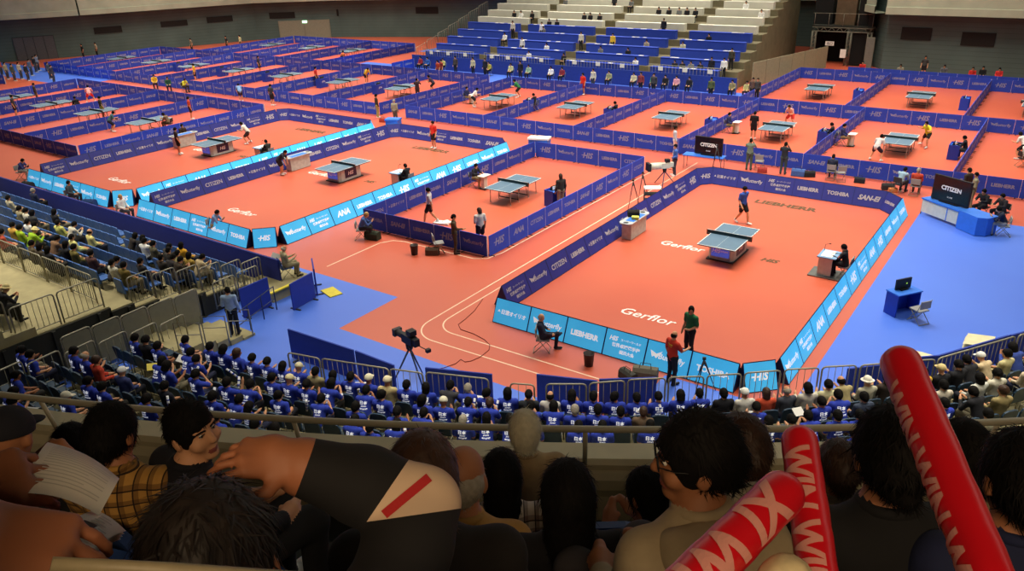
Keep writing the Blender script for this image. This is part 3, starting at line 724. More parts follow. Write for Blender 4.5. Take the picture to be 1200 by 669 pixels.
# ------------------------------------------------------------------ sponsor marks
def logo(mb, kind, o, u, v, w, h, mi=0):
    o, u, v = [np.array(q, float) for q in (o, u, v)]
    T = lambda s, dx, dy, ww, hh, sh=0.0, b=.03: mb.text(s, o + u * dx * w + v * dy * h, u, v, ww * w, hh * h, mi, sh, b)
    if kind == 'HIS':
        T('HIS', .02, 0, .5, .46, .25, .03); mb.extrude([(-.3 * w, -.025 * h), (-.16 * w, -.025 * h), (-.16 * w, .025 * h), (-.29 * w, .025 * h)], o, u, v, np.cross(u, v) * .0005, mi)
    elif kind == 'BUT':
        T('Butterfly', .1, -.02, .62, .3, .12, .02)
        P = [(-.42, .16), (-.36, -.08), (-.31, -.02), (-.26, -.1), (-.13, .2), (-.27, .06), (-.32, .1)]
        mb.extrude([(a * w, b * h) for a, b in P], o, u, v, np.cross(u, v) * .0005, mi)
    elif kind == 'LIE': T('LIEBHERR', 0, 0, .74, .26, 0, .045)
    elif kind == 'TOS': T('TOSHIBA', 0, 0, .74, .26, 0, .035)
    elif kind == 'SAN': T('SAN-EI', 0, 0, .72, .3, .3, .045)
    elif kind == 'CIT': T('CITIZEN', 0, 0, .76, .27, 0, .02)
    elif kind == 'ANA': T('ANA', 0, 0, .6, .36, .3, .04)
    elif kind == 'NIS':
        T('日清オイリオ', .06, 0, .72, .27, 0, .03); P = [(-.42, -.03), (-.38, .07), (-.34, -.03)]
        mb.extrude([(a * w, b * h) for a, b in P], o, u, v, np.cross(u, v) * .0005, mi)
    elif kind == 'MUL':
        T('HIS', -.3, .2, .22, .2, .25, .04); T('スーパーワールド', .13, .2, .5, .12, 0, .02); T('世界卓球選手権', .03, -.03, .7, .2, 0, .03); T('横浜大会', .08, -.25, .5, .15, 0, .03)
BRAND = {'HIS': 'H.I.S.', 'BUT': 'Butterfly', 'LIE': 'LIEBHERR', 'TOS': 'TOSHIBA', 'SAN': 'SAN-EI', 'CIT': 'CITIZEN', 'ANA': 'ANA', 'NIS': 'Japanese-lettered', 'MUL': 'three-line'}
WORDS = {'HIS': 'slanted H.I.S. letters', 'BUT': 'a wing mark', 'LIE': 'wide bold letters', 'TOS': 'plain bold capitals', 'SAN': 'slanted italic capitals', 'CIT': 'thin capitals', 'ANA': 'three slanted letters', 'NIS': 'one line of Japanese letters', 'MUL': 'three lines of lettering'}
_BM = {}
def board_meshes(inner, outer, wd=1.4):
    """A-shaped advertising board, length along x, outer face towards -y"""
    key = (inner, outer, wd)
    if key in _BM: return _BM[key]
    H, D = .8, .34; h = wd / 2
    if 'fr' + str(wd) not in _BM:
        mb = MB()
        tri = [(-D, 0), (D, 0), (0, H)]
        mb.extrude(tri, (-h, 0, 0), (0, 1, 0), (0, 0, 1), (wd, 0, 0), 0)
        _BM['fr' + str(wd)] = mb.mesh('board_frame', [BOARD_EDGE])
    L = math.hypot(D, H)
    def face(sgn, kind, m, ml):
        v = np.array([0, -sgn * -1 * D, 0]) * 0
        up = np.array([0, sgn * -D, H]) / L; n = np.array([0, sgn * H, D]) / L; u = np.array([-sgn, 0, 0.0])
        c = np.array([0, sgn * D / 2, H / 2]) + n * .004
        a, b = h - .022, L / 2 - .028
        mb = MB(); mb.quad(c - u * a - up * b, c + u * a - up * b, c + u * a + up * b, c - u * a + up * b, 0)
        logo(mb, kind, c + n * .003, u, up, wd - .06, L - .04, 1)
        return mb.mesh('board_face', [m, ml])
    r = (_BM['fr' + str(wd)], face(1, inner, NAVY_IN, LOGO), face(-1, outer, CYAN, LOGO_W))
    _BM[key] = r
    return r
bcount = {}
def board(mid_, rz, inner, outer, where, wd=1.4):
    f, a, b = board_meshes(inner, outer, wd)
    o = obj('advertising_board', f, None, (*mid_, 0), rz)
    obj('inner_face', a, o)['label'] = 'navy inner face with ' + WORDS[inner]
    obj('outer_face', b, o)['label'] = 'light blue outer face with white lettering'
    tag(o, where, 'advertising board')
    return o
CYC = ['HIS', 'BUT', 'TOS', 'SAN', 'LIE']
def show_court(cx, name, full=True):
    """three big courts ringed by sloping boards"""
    xl, xr, yf, yb = cx - 4.82, cx + 4.82, -9.4, 8.95
    front = ['NIS', 'BUT', 'LIE', 'MUL', 'BUT', 'TOS']
    for i in range(6): board((cx - 4.4 + .7 + 1.4 * i, yf), 0, ['LIE', 'HIS', 'CIT', 'BUT', 'TOS', 'SAN'][i], front[i], 'light blue sloping board, %s from the left, front side of %s' % (ordn(i + 1), name))
    board((cx + 4.4, -9.0), PI / 4, 'HIS', 'HIS', 'blue corner board with slanted initials, front right corner of the %s' % name, .98)
    rt = ['BUT', 'MUL', 'ANA', 'LIE', 'TOS', 'HIS', 'MUL', 'ANA', 'HIS', 'LIE', 'BUT', 'TOS']
    for i in range(12): board((xr, -8.5 + .7 + 1.4 * i), PI / 2, CYC[i % 5], rt[i], 'light blue sloping board, %s from the front, right side of %s' % (ordn(i + 1), name))
    lt = ['MUL', 'BUT', 'CIT', 'LIE', 'NIS', 'BUT', 'MUL', 'LIE', 'CIT', 'BUT', 'MUL', 'HIS']
    for i in range(12): board((xl, -8.6 + .7 + 1.4 * i), -PI / 2, lt[i], rt[11 - i], 'navy faced sloping board, %s from the front, left side of %s' % (ordn(i + 1), name))
    board((cx - 4.5, 8.65), -PI * .75, 'HIS', 'HIS', 'navy corner board with slanted initials, back left corner of the %s' % name, .98)
    bk = ['NIS', 'BUT', 'MUL', 'LIE', 'TOS', 'SAN']
    for i in range(6): board((cx - 4.15 + .68 + 1.37 * i, yb), PI, bk[i], 'HIS', 'navy faced sloping board, %s from the left, back side of %s' % (ordn(i + 1), name))
    board((cx + 4.45, 8.55), PI * .75, 'LIE', 'BUT', 'navy corner board, back right corner of the %s' % name, .98)
show_court(-.08, 'front court'); show_court(-21.55, 'middle court'); show_court(-32.55, 'left court')

# ------------------------------------------------------------------ low cloth barriers
_FM = {}
def fence_mesh(kind):
    if kind not in _FM:
        mb = MB(); mb.box((0, 0, .455), (1.385, .035, .87), 0)
        for s in (-1, 1):
            mb.box((s * .55, 0, .012), (.05, .3, .024), 2)
            logo(mb, kind, (0, -s * .0185, .5), (s, 0, 0), (0, 0, 1), 1.3, .74, 1)
        mb.box((.696, 0, .455), (.012, .05, .88), 3)
        _FM[kind] = mb.mesh('surround_barrier', [NAVY, LOGO_F, DARK, mat('white hem', (198, 198, 210), .7)])
    return _FM[kind]
FENCE = []
def fence(p0, p1, seq, where, start=0):
    p0, p1 = np.array(p0, float), np.array(p1, float); n = max(1, round(np.linalg.norm(p1 - p0) / 1.4)); t = (p1 - p0) / n
    for i in range(n):
        FENCE.append((p0 + t * (i + .5), math.atan2(t[1], t[0]), seq[(start + i) % len(seq)], where, i + 1, np.linalg.norm(t) / 1.4))
CYB = ['HIS', 'BUT', 'TOS', 'SAN', 'LIE']
fence((-15.05, -5.15), (-8.1, -5.15), ['TOS', 'SAN', 'LIE', 'HIS', 'BUT'], 'from the left on the front wall of the small court')
fence((-8.05, -5.1), (-8.05, 8.75), ['HIS', 'ANA', 'CIT', 'LIE', 'TOS', 'SAN', 'HIS', 'BUT', 'HIS', 'CIT'], 'from the front on the right wall of the small court')
fence((-15.05, -5.1), (-15.05, 8.75), ['CIT', 'NIS', 'LIE', 'TOS', 'SAN', 'BUT', 'HIS', 'LIE', 'BUT', 'SAN'], 'from the front on the left wall of the small court')
fence((-15.0, 8.8), (-8.05, 8.8), ['HIS', 'BUT', 'HIS', 'LIE', 'CIT'], 'from the left on the back wall of the small court')
RX = [-29.3, -22.15, -15.15, -8.05, -1.0, 6.0, 13.0]
fence((-29.3, 13.3), (13.1, 13.3), ['SAN', 'LIE', 'HIS', 'BUT', 'TOS'], 'from the left along the front wall of the second row')
for j, x in enumerate(RX): fence((x, 13.3), (x, 26.6), ['TOS', 'SAN', 'LIE', 'HIS', 'BUT'], 'from the front, %s dividing wall, right second row' % ordn(j + 1), j)
fence((-29.3, 26.7), (13.1, 26.7), ['HIS', 'BUT', 'HIS', 'LIE'], 'from the left along the back wall of the second row')
for j, x in enumerate([-9.4, -2.3, 4.7, 11.8]): fence((x, 26.8), (x, 40.7), ['BUT', 'HIS', 'SAN', 'LIE'], 'from the front, %s dividing wall, right third row' % ordn(j + 1), j)
fence((-9.4, 40.8), (14.5, 40.8), ['HIS', 'LIE', 'HIS', 'BUT'], 'from the left along the back wall of the third row')
fence((-6.0, 42.6), (14.5, 42.0), ['LIE', 'HIS', 'BUT'], 'from the left along the last wall before the hall end')
LX = [-81.2, -74.0, -67.0, -60.0, -53.0, -45.8, -38.7, -31.7]
fence((-81.2, 13.0), (-31.7, 13.0), ['HIS', 'BUT', 'HIS', 'LIE', 'SAN'], 'from the left along the front wall of the far left second row')
for j, x in enumerate(LX): fence((x, 13.1), (x, 26.6), ['LIE', 'BUT', 'SAN', 'HIS'], 'from the front, %s dividing wall, far left second row' % ordn(j + 1), j)
fence((-81.2, 26.7), (-31.7, 26.7), ['HIS', 'LIE', 'BUT', 'HIS'], 'from the left along the back wall of the far left second row')
for j, x in enumerate([-73.2, -66.1, -59.3, -52.6]): fence((x, 26.8), (x, 40.4), ['BUT', 'HIS', 'LIE'], 'from the front, %s dividing wall, far left third row' % ordn(j + 1), j)
fence((-73.2, 40.6), (-52.6, 40.6), ['HIS', 'BUT', 'LIE'], 'from the left along the back wall of the far left third row')
AX = [-66.4, -59.6, -53.1, -46.3, -39.4]
for j, x in enumerate(AX): fence((x, -5.3), (x, 8.7), ['HIS', 'LIE', 'BUT', 'SAN'], 'from the front, %s dividing wall, far left first row' % ordn(j + 1), j)
fence((-66.4, -5.4), (-39.4, -5.4), ['HIS', 'LIE', 'BUT', 'SAN'], 'from the left along the front wall of the far left first row')
fence((-66.4, 8.8), (-39.4, 8.8), ['HIS', 'BUT', 'HIS', 'LIE'], 'from the left along the back wall of the far left first row')
fence((-90, 1.5), (-76, 6.6), ['LIE', 'SAN', 'BUT'], 'from the left on the wall before the far left spectators')
fence((-44.6, 28.2), (-44.6, 31.4), ['HIS', 'LIE'], 'from the front on the short wall before the far stand')
FENCE.sort(key=lambda f: np.linalg.norm(np.array([*f[0], 0]) - CAM))
rest = MB()
for q, (c, rz, kind, where, i, sc) in enumerate(FENCE):
    if q < 300:
        o = obj('surround_barrier', fence_mesh(kind), None, (*c, 0), rz); o.scale = (sc, 1, 1)
        tag(o, 'navy barrier, %s %s' % (ordn(i), where), 'barrier', where)
    else:
        me = fence_mesh(kind); Rm = rot_z(rz); k = len(rest.v)
        rest.v += [tuple(Rm @ (np.array(v.co) * (sc, 1, 1)) + (*c, 0)) for v in me.vertices]
        for p in me.polygons: rest.f.append(tuple(k + i for i in p.vertices)); rest.m.append(p.material_index); rest.sm.append(False)
if rest.v:
    o = rest.build('barrier_ranks', [NAVY, LOGO_F, DARK, mat('white hem', (198, 198, 210), .7)]); o['kind'] = 'stuff'
    tag(o, 'ranks of low navy barriers around the farthest courts', 'barriers')

# ------------------------------------------------------------------ tables
TOP = mat('blue grey table top', (88, 114, 138), .4, .04, spec=.5); TEDGE = mat('dark table edge', (60, 78, 92), .5); WOODG = mat('grey wood pedestal', (188, 200, 194), .6, .15, 5); NETM = mat('net mesh', (42, 66, 72), .8); LOGOB = mat('blue screen', (70, 92, 200), .4, emit=.5); LEGW = mat('grey white table leg', (170, 168, 158), .5)
PALEP = mat('pale panel', (206, 206, 194), .6, .06); DESKB = mat('desk blue top', (70, 128, 200), .5)
def table_top(t, top, fn):
    mb = MB(); mb.box((0, 0, .745), (1.525, 2.74, .03), 0)
    mb.box((0, 0, .715), (1.45, 2.66, .03), 1)
    for x, wd in ((-.7525, .024), (.7525, .024), (0, .006)): mb.box((x, 0, .7605), (wd, 2.74, .002), 2)
    for y in (-1.36, 1.36): mb.box((0, y, .7606), (1.525, .024, .002), 2)
    return mb.mesh('table_top', [TOP, TEDGE, WHITE])
def net_mesh():
    mb = MB(); mb.box((0, 0, .832), (1.8, .008, .13), 0); mb.box((0, 0, .905), (1.83, .014, .018), 1)
    m2 = MB()
    for s in (-1, 1): m2.cyl((s * .915, 0, .7), (s * .915, 0, .915), .014, None, 8, 0); m2.box((s * .84, 0, .73), (.16, .05, .05), 0); m2.box((s * .9, 0, .84), (.06, .03, .11), 1)
    return mb.mesh('net', [NETM, WHITE]), m2.mesh('net_post', [BLACK, mat('brown bracket', (112, 72, 60), .6)])
_tt = table_top(None, None, None); _nm, _pm = net_mesh()
def ped_mesh():
    mb = MB(); mb.extrude([(-.5, -.62), (.5, -.62), (.62, -.5), (.62, .5), (.5, .62), (-.5, .62), (-.62, .5), (-.62, -.5)], (0, 0, .04), (.82, 0, 0), (0, 1.35, 0), (0, 0, .66), 0)
    mb.box((0, 0, .02), (1.1, 1.76, .04), 1)
    return mb.mesh('pedestal', [WOODG, DARK])
def screen_mesh(kind, s):
    mb = MB(); dk = mat('dark screen', (34, 30, 62), .3, emit=.1)
    if kind: mb.box((0, s * .845, .4), (.72, .02, .44), 0); mb.text('HIS', (-s * -.16, s * .8565, .42), (-s, 0, 0), (0, 0, 1), .34, .2, 1, .2); mb.text('世界卓球', (s * -.16, s * .8565, .42), (-s, 0, 0), (0, 0, 1), .3, .12, 1)
    else: mb.box((s * .515, 0, .4), (.02, .84, .46), 2); mb.text('HIS', (s * .5265, 0, .4), (0, s, 0), (0, 0, 1), .5, .2, 1, .2)
    return mb.mesh('sponsor_screen', [LOGOB, WHITE, dk])
def leg_mesh():
    mb = MB()
    mb.cyl((0, 0, .03), (0, 0, .72), .022, None, 8); mb.cyl((0, 0, 0), (0, 0, .03), .035, None, 8)
    return mb.mesh('leg', [LEGW])
def under_mesh():
    mb = MB()
    for y in (-1.05, -.25, .25, 1.05): mb.box((0, y, .685), (1.3, .03, .04), 0)
    for x in (-.58, .58): mb.box((x, 0, .69), (.03, 2.3, .035), 0)
    for y in (-.42, .42): mb.box((0, y, .12), (1.15, .04, .04), 0)
    for x in (-.55, .55): mb.tube([(x, -.42, .12), (x, -.25, .66)], .014, 6); mb.tube([(x, .42, .12), (x, .25, .66)], .014, 6)
    return mb.mesh('undercarriage', [DARK])
_ped, _scr, _leg, _und = ped_mesh(), [screen_mesh(k, q) for k in (0, 1) for q in (-1, 1)], leg_mesh(), under_mesh()
def table(x, y, label, show=False, group=None):
    t = empty('table_tennis_table', (x, y, 0))
    obj('table_top', _tt, t); n = obj('net', _nm, t); obj('net_post', _pm, n)
    if show: p = obj('pedestal', _ped, t); [obj('sponsor_screen', q, p) for q in _scr]
    else:
        for dx in (-.6, .6):
            for dy in (-1.1, -.42, .42, 1.1): obj('leg', _leg, t, (dx, dy, 0))
        obj('undercarriage', _und, t)
    return tag(t, label, 'table', group)
table(0, 0, 'blue table tennis table on a grey pedestal in the front court', True)
table(-21.73, 0, 'blue table tennis table on a grey pedestal in the middle court', True)
table(-32.95, 0, 'blue table tennis table on a grey pedestal in the left court', True)
table(-11.65, 1.74, 'blue table tennis table on thin legs in the small near court')
for i, x in enumerate([2.5, -4.4, -11.4, -18.7, -25.4]): table(x, 19.45, 'blue table on thin legs, %s court from the right in the second row' % ordn(i + 1))
for i, x in enumerate([-35.2, -42.1, -49.5, -56.4, -63.7, -70.3, -77]): table(x, 19.4, 'blue table on thin legs, %s court from the right in the far left second row' % ordn(i + 1))
for i, x in enumerate([8.1, 1.2, -5.7]): table(x, 33.2, 'blue table on thin legs, %s court from the right in the third row' % ordn(i + 1))
for i, x in enumerate([-56.1, -62.7, -69.6]): table(x, 34.2, 'blue table on thin legs, %s court from the right in the far left third row' % ordn(i + 1))
for i, x in enumerate([-42.8, -49.7, -56.4, -62.6]): table(x, 1.5, 'blue table on thin legs, %s court from the right in the far left first row' % ordn(i + 1))

# ------------------------------------------------------------------ chairs, desks and other court gear
_CH = {}
def chair_parts(col):
    if col in _CH: return _CH[col]
    a = MB(); a.box((0, .02, .44), (.42, .42, .04), 0)
    b = MB(); b.box((0, -.2, .68), (.4, .035, .26), 0)
    c = MB()
    for s in (-1, 1): c.tube([(s * .2, .24, .0), (s * .2, -.12, .5), (s * .2, -.22, .84)], .012, 6); c.tube([(s * .2, -.28, .0), (s * .2, .16, .44)], .012, 6)
    c.tube([(-.2, -.28, .02), (.2, -.28, .02)], .012, 6); c.tube([(-.2, .22, .03), (.2, .22, .03)], .012, 6)
    cm = mat('chair ' + col, {'black': (40, 40, 44), 'blue': (44, 74, 128), 'grey': (140, 140, 140), 'red': (170, 60, 48)}[col], .6)
    _CH[col] = (a.mesh('seat', [cm]), b.mesh('backrest', [cm]), c.mesh('chair_frame', [CHROME]))
    return _CH[col]
def chair(x, y, rz, label, col='black', z=0):
    t = empty('folding_chair', (x, y, z), rz); a, b, c = chair_parts(col)
    obj('seat', a, t); obj('backrest', b, t); obj('chair_frame', c, t)
    return tag(t, label, 'chair')
_SD = []
def score_desk(x, y, rz, label):
    """blue box desk of the umpire with a flip score on it"""
    if not _SD:
        a = MB(); a.box((0, .22, .4), (.95, .04, .8), 0); a.box((-.455, -.05, .4), (.04, .5, .8), 0); a.box((.455, -.05, .4), (.04, .5, .8), 0); a.box((0, 0, .7), (.87, .46, .03), 1); a.text('JTTA', (0, .242, .5), (-1, 0, 0), (0, 0, 1), .4, .16, 2)
        b = MB(); b.extrude([(-.1, 0), (.1, 0), (0, .22)], (-.2, .05, .715), (0, 1, 0), (0, 0, 1), (.4, 0, 0), 0); b.box((-.09, -.02, .83), (.14, .02, .18), 1, 0); b.box((.09, -.02, .83), (.14, .02, .18), 1, 0)
        _SD.extend([a.mesh('box_desk', [BLUE_BOX, BLUE_TOP, WHITE]), b.mesh('score_flip', [BLACK, WHITE])])
    t = obj('umpire_desk', _SD[0], None, (x, y, 0), rz); f = obj('score_flip', _SD[1], None, (x, y, 0), rz)
    tag(t, label, 'desk'); tag(f, ('small score flip on the desk of ' + label.split(' by the table of ')[-1]) if ' by the table of ' in label else 'small score flip on ' + ' '.join(label.split()[1:]), 'scoreboard')
_SS = []
def small_stand(x, y, rz, label):
    if not _SS:
        a = MB(); a.box((0, 0, .72), (.6, .4, .03), 0); a.box((0, 0, .03), (.4, .36, .05), 1)
        b = MB(); b.box((0, 0, .37), (.3, .2, .68), 0); _SS.extend([a.mesh('stand_top', [PAPER, DARK]), b.mesh('column', [PALEP])])
    t = obj('score_stand', _SS[0], None, (x, y, 0), rz); obj('column', _SS[1], t); tag(t, label, 'stand')
def court_desk(x, y, rz, label, front=True):
    """pale pulpit of the big courts"""
    t = empty('umpire_pulpit', (x, y, 0), rz); mb = MB()
    mb.box((0, .28, .38), (.62, .05, .76), 0); mb.box((-.29, .05, .38), (.05, .46, .76), 0); mb.box((.29, .05, .38), (.05, .46, .76), 0); mb.box((0, 0, .02), (.95, 1.2, .05), 1); mb.build('pulpit_body', [PALEP, STEEL], t)
    mb = MB(); mb.box((0, .02, .79), (.86, .66, .04), 0); mb.box((0, .05, .815), (.66, .4, .012), 1); mb.build('desk_top', [mat('light blue desk top', (120, 160, 200), .5), PAPER], t)
    mb = MB(); mb.tube([(.28, .28, .81), (.28, .26, 1.05), (.24, .12, 1.12)], .008, 5); mb.cyl((.24, .12, 1.12), (.22, .06, 1.13), .018, None, 8); mb.build('microphone', BLACK, t)
    mb = MB(); mb.box((0, .308, .42), (.22, .008, .24), 0); mb.text('H', (0, .3135, .42), (-1, 0, 0), (0, 0, 1), .1, .12, 1); mb.build('emblem_plate', [BLUE_BOX, WHITE], t)
    tag(t, label, 'desk')
def side_counter(x, y, rz, label):
    t = empty('towel_counter', (x, y, 0), rz); mb = MB()
    mb.extrude([(-.7, -.22), (.7, -.22), (.7, .22), (-.7, .22)], (0, 0, .02), (1, 0, 0), (0, 1, 0), (0, 0, .7), 0); mb.box((.25, .2215, .42), (.5, .004, .2), 1); mb.build('counter_body', [WOODG, PALEP], t)
    mb = MB()
    mb.extrude([(-.95, -.18), (-.8, -.3), (.8, -.3), (.95, -.18), (.95, .18), (.8, .3), (-.8, .3), (-.95, .18)], (0, 0, .74), (1, 0, 0), (0, 1, 0), (0, 0, .05), 0); mb.box((0, -.05, .795), (1.1, .38, .012), 1); mb.build('counter_top', [mat('grey counter top', (170, 176, 182), .4), BLUE_TOP], t)
    mb = MB()
    for s in (-1, 1): mb.cyl((s * .78, 0, .785), (s * .78, 0, .797), .11, None, 14, 0)
    mb.build('cup_ring', DARK, t)
    tag(t, label, 'counter')
def bag(x, y, rz, col, label, s=1.0, z=0.0):
    mb = MB(); L, W, H = .55 * s, .3 * s, .3 * s
    prof = [(-W / 2, .03), (-W / 2 * .92, H * .75), (-W / 4, H), (W / 4, H), (W / 2 * .92, H * .75), (W / 2, .03), (W / 2 * .9, 0), (-W / 2 * .9, 0)]
    mb.extrude(prof, (-L / 2, 0, 0), (0, 1, 0), (0, 0, 1), (L, 0, 0), 0)
    t = mb.build('sports_bag', cloth(col), None, (x, y, z), rz)
    mb = MB(); mb.tube([(-L * .25, -W * .2, H * .9), (-L * .2, 0, H * 1.35), (L * .2, 0, H * 1.35), (L * .25, -W * .2, H * .9)], .012, 6); mb.build('handle', BLACK, t)
    return tag(t, label, 'bag')
def bin_(x, y, label):
    mb = MB(); mb.lathe((0, 0, 0), [(.0, .0), (.13, 0), (.165, .4), (.175, .42), (.16, .42), (.12, .05), (0, .05)], 18, 0)
    return tag(mb.build('waste_bin', mat('dark bin', (44, 28, 28), .5), None, (x, y, 0)), label, 'bin')
def tripod(x, y, label, h=1.2, z=0.0, col=None):
    t = empty('tripod', (x, y, z), .4)
    for k in range(3):
        a = k * 2 * PI / 3; mb = MB(); mb.cyl((0, 0, h * .92), (.38 * math.cos(a), .38 * math.sin(a), 0), .016, .011, 6); mb.cyl((.02 * math.cos(a), .02 * math.sin(a), h * .92), (.2 * math.cos(a), .2 * math.sin(a), h * .46), .022, .02, 6); mb.build('leg', col or DARK, t)
    mb = MB(); mb.cyl((0, 0, h * .8), (0, 0, h), .02, None, 8); mb.box((0, 0, h), (.1, .07, .07), 0); mb.tube([(0, 0, h), (.03, -.25, h - .1)], .01, 6); mb.build('tripod_head', BLACK, t)
    return tag(t, label, 'tripod')
court_desk(3.85, -.02, PI / 2, 'pale umpire pulpit with papers and microphone in the front court')
court_desk(-17.95, .35, PI / 2, 'pale umpire pulpit in the middle court')
court_desk(-29.0, .3, PI / 2, 'pale umpire pulpit in the left court')
side_counter(-4.2, .1, PI / 2, 'grey counter with blue top against the left boards of the front court')
side_counter(-25.6, .1, PI / 2, 'grey counter with blue top on the left of the middle court')
side_counter(-36.6, .1, PI / 2, 'grey counter with blue top on the left of the left court')
# television style scoreboards
def big_screen(c, rz, label, wd=1.55, ht=.95, z=.78):
    t = empty('display_screen', (*c, z), rz); mb = MB()
    mb.box((0, 0, ht / 2 + .02), (wd, .09, ht), 0); mb.box((0, -.047, ht / 2 + .02), (wd - .08, .006, ht - .08), 1); mb.text('CITIZEN', (0, -.052, ht * .58), (1, 0, 0), (0, 0, 1), wd * .62, .2, 2, 0, .045); mb.text('SCORE', (0, -.052, ht * .24), (1, 0, 0), (0, 0, 1), wd * .22, .06, 2)
    mb.build('screen_panel', [BLACK, mat('screen glass', (18, 16, 20), .25), WHITE], t)
    mb = MB(); mb.box((0, .05, .02), (wd * .5, .3, .04), 0); mb.build('screen_foot', BLACK, t)
    tag(t, label, 'screen')
def blue_table(c, rz, label, L=2.2):
    t = empty('long_table', (*c, 0), rz); mb = MB(); mb.box((0, 0, .74), (L, .7, .04), 0); mb.build('table_top', BLUE_TOP, t)
    for sx in (-1, 1):
        for sy in (-1, 1): mb = MB(); mb.cyl((sx * (L / 2 - .08), sy * .28, 0), (sx * (L / 2 - .08), sy * .28, .72), .018, None, 8); mb.build('leg', STEEL, t)
    tag(t, label, 'table')
P = at(820, 196, 0); blue_table((-5.6, 11.0), .08, 'blue topped long table under the big screen behind the front court'); big_screen((-5.4, 11.05), -.02, 'black screen with white lettering on the blue table, left of the umpires')
t = empty('equipment_counter', (6.72, 8.35, 0), -.62); tag(t, 'blue and white counter under the big screen on the blue floor', 'counter')
mb = MB(); mb.box((-.35, 0, .72), (2.0, .7, .05), 0); mb.box((-.35, -.3, .4), (1.9, .04, .55), 1); mb.box((.05, -.325, .4), (.03, .03, .55), 0); mb.build('counter_frame', [BLUE_TOP, PALEP], t)
mb = MB(); mb.extrude([(.68, -.4), (1.7, -.5), (1.95, -.2), (1.9, .4), (.68, .35)], (0, 0, .02), (1, 0, 0), (0, 1, 0), (0, 0, .78), 0); mb.build('side_desk', BLUE_TOP, t)
for sx in (-1.3, .6):
    for sy in (-.3, .3): mb = MB(); mb.cyl((sx, sy, 0), (sx, sy, .7), .02, None, 8); mb.build('leg', STEEL, t)
big_screen((6.55, 8.5), -.5, 'black screen with white lettering above the counter on the blue floor', 1.75, 1.1, .76)
# lone blue desk on the blue floor
t = empty('announcer_desk', (6.75, -2.0, 0), .95); tag(t, 'lone blue desk with a screen and grey chair on the blue floor', 'desk')
mb = MB(); mb.box((0, .24, .4), (.95, .04, .8), 0); mb.box((-.46, 0, .4), (.04, .5, .8), 0); mb.box((.46, 0, .4), (.04, .5, .8), 0); mb.build('desk_body', BLUE_BOX, t); mb = MB(); mb.box((0, 0, .8), (1.0, .56, .04), 0); mb.build('desk_top', BLUE_TOP, t)
mb = MB(); mb.box((0, .1, 0.2), (.62, .05, .36), 0, 0); mb.box((0, .08, .02), (.3, .2, .03), 0); mb.box((.12, .07, .2), (.05, .01, .05), 1); e = mb.build('desk_monitor', [BLACK, mat('green glow', (150, 200, 60), .5, emit=.6)], None, (6.75, -2.0, .82), .95); tag(e, 'black monitor standing on the lone blue desk', 'monitor')
chair(7.34, -2.42, .95, 'grey metal folding chair tucked at the lone blue desk', 'grey')
# broadcast cameras
def big_camera(c, rz, label, z=0.0, h=1.35, white=False):
    t = empty('broadcast_camera', (*c, z), rz)
    body_m = mat('white camera shell', (206, 204, 190), .4) if white else BLACK
    mb = MB(); mb.box((0, -.02, h + .14), (.2, .46, .24), 0); mb.box((0, -.3, h + .16), (.16, .2, .2), 0); mb.build('camera_body', body_m, t)
    mb = MB(); mb.cyl((0, .2, h + .14), (0, .52 if not white else .75, h + .14), .085 if not white else .16, .1 if not white else .17, 14); mb.box((0, .56 if not white else .8, h + .14), (.24 if not white else .42, .12, .2 if not white else .36), 0 if not white else 1); mb.build('lens', [body_m if white else DARK, BLACK], t)
    mb = MB(); mb.box((.02, -.12, h + .36), (.2, .2, .14), 0); mb.tube([(0, -.05, h + .24), (0, -.05, h + .32)], .02, 6); mb.build('viewfinder', BLACK, t)
    mb = MB(); mb.tube([(.1, -.1, h), (.22, -.5, h - .08)], .014, 6); mb.tube([(-.1, -.1, h), (-.2, -.48, h - .1)], .014, 6); mb.box((.22, -.54, h - .07), (.12, .1, .09), 0); mb.build('pan_handle', BLACK, t)
    for k in range(3):
        a = k * 2 * PI / 3 + .5; mb = MB(); mb.cyl((0, 0, h - .12), (.55 * math.cos(a), .55 * math.sin(a), .0), .028, .018, 8); mb.build('leg', mat('blue grey tripod leg', (50, 62, 98), .5), t)
    mb = MB(); mb.lathe((0, 0, h - .2), [(.05, 0), (.09, .06), (.1, .2), (.06, .24)], 12); mb.build('tripod_head', BLACK, t)
    t.scale = (1.1,) * 3
    tag(t, label, 'camera')
# ------------------------------------------------------------------ players, officials and others on the floor
NV = (34, 44, 92); BK = (26, 26, 32); WT = (228, 228, 224); RD = (196, 44, 36); YL = (226, 186, 50); GR = (40, 120, 70); GY = (110, 112, 112); KH = (150, 134, 96); BLU = (52, 86, 176); BR = (74, 62, 46)
D = math.radians
def foot(px, py): p = at(px, py); return (p[0], p[1], 0)
def stander(px, py, rz, pose, top, bottom, label, sleeve='short', legs='short', hair='short', shoe=SHOE_W, hcol=None, paddle=False, loc=None):
    return person(loc or foot(px, py), D(rz), pose, top, bottom, hair, hcol, label, None, sleeve, legs, shoe, paddle=paddle)
def sitter(px, py, rz, pose, top, bottom, label, col='black', hair='short', hcol=None, loc=None, sleeve='long', ch=True, legs='long', z=0):
    p = loc or foot(px, py)
    if ch: chair(p[0], p[1], D(rz), col + ' chair of the ' + ' '.join(label.split()[:12]), col, z)
    return person((p[0], p[1], z), D(rz), pose, top, bottom, hair, hcol, label, None, sleeve, legs)
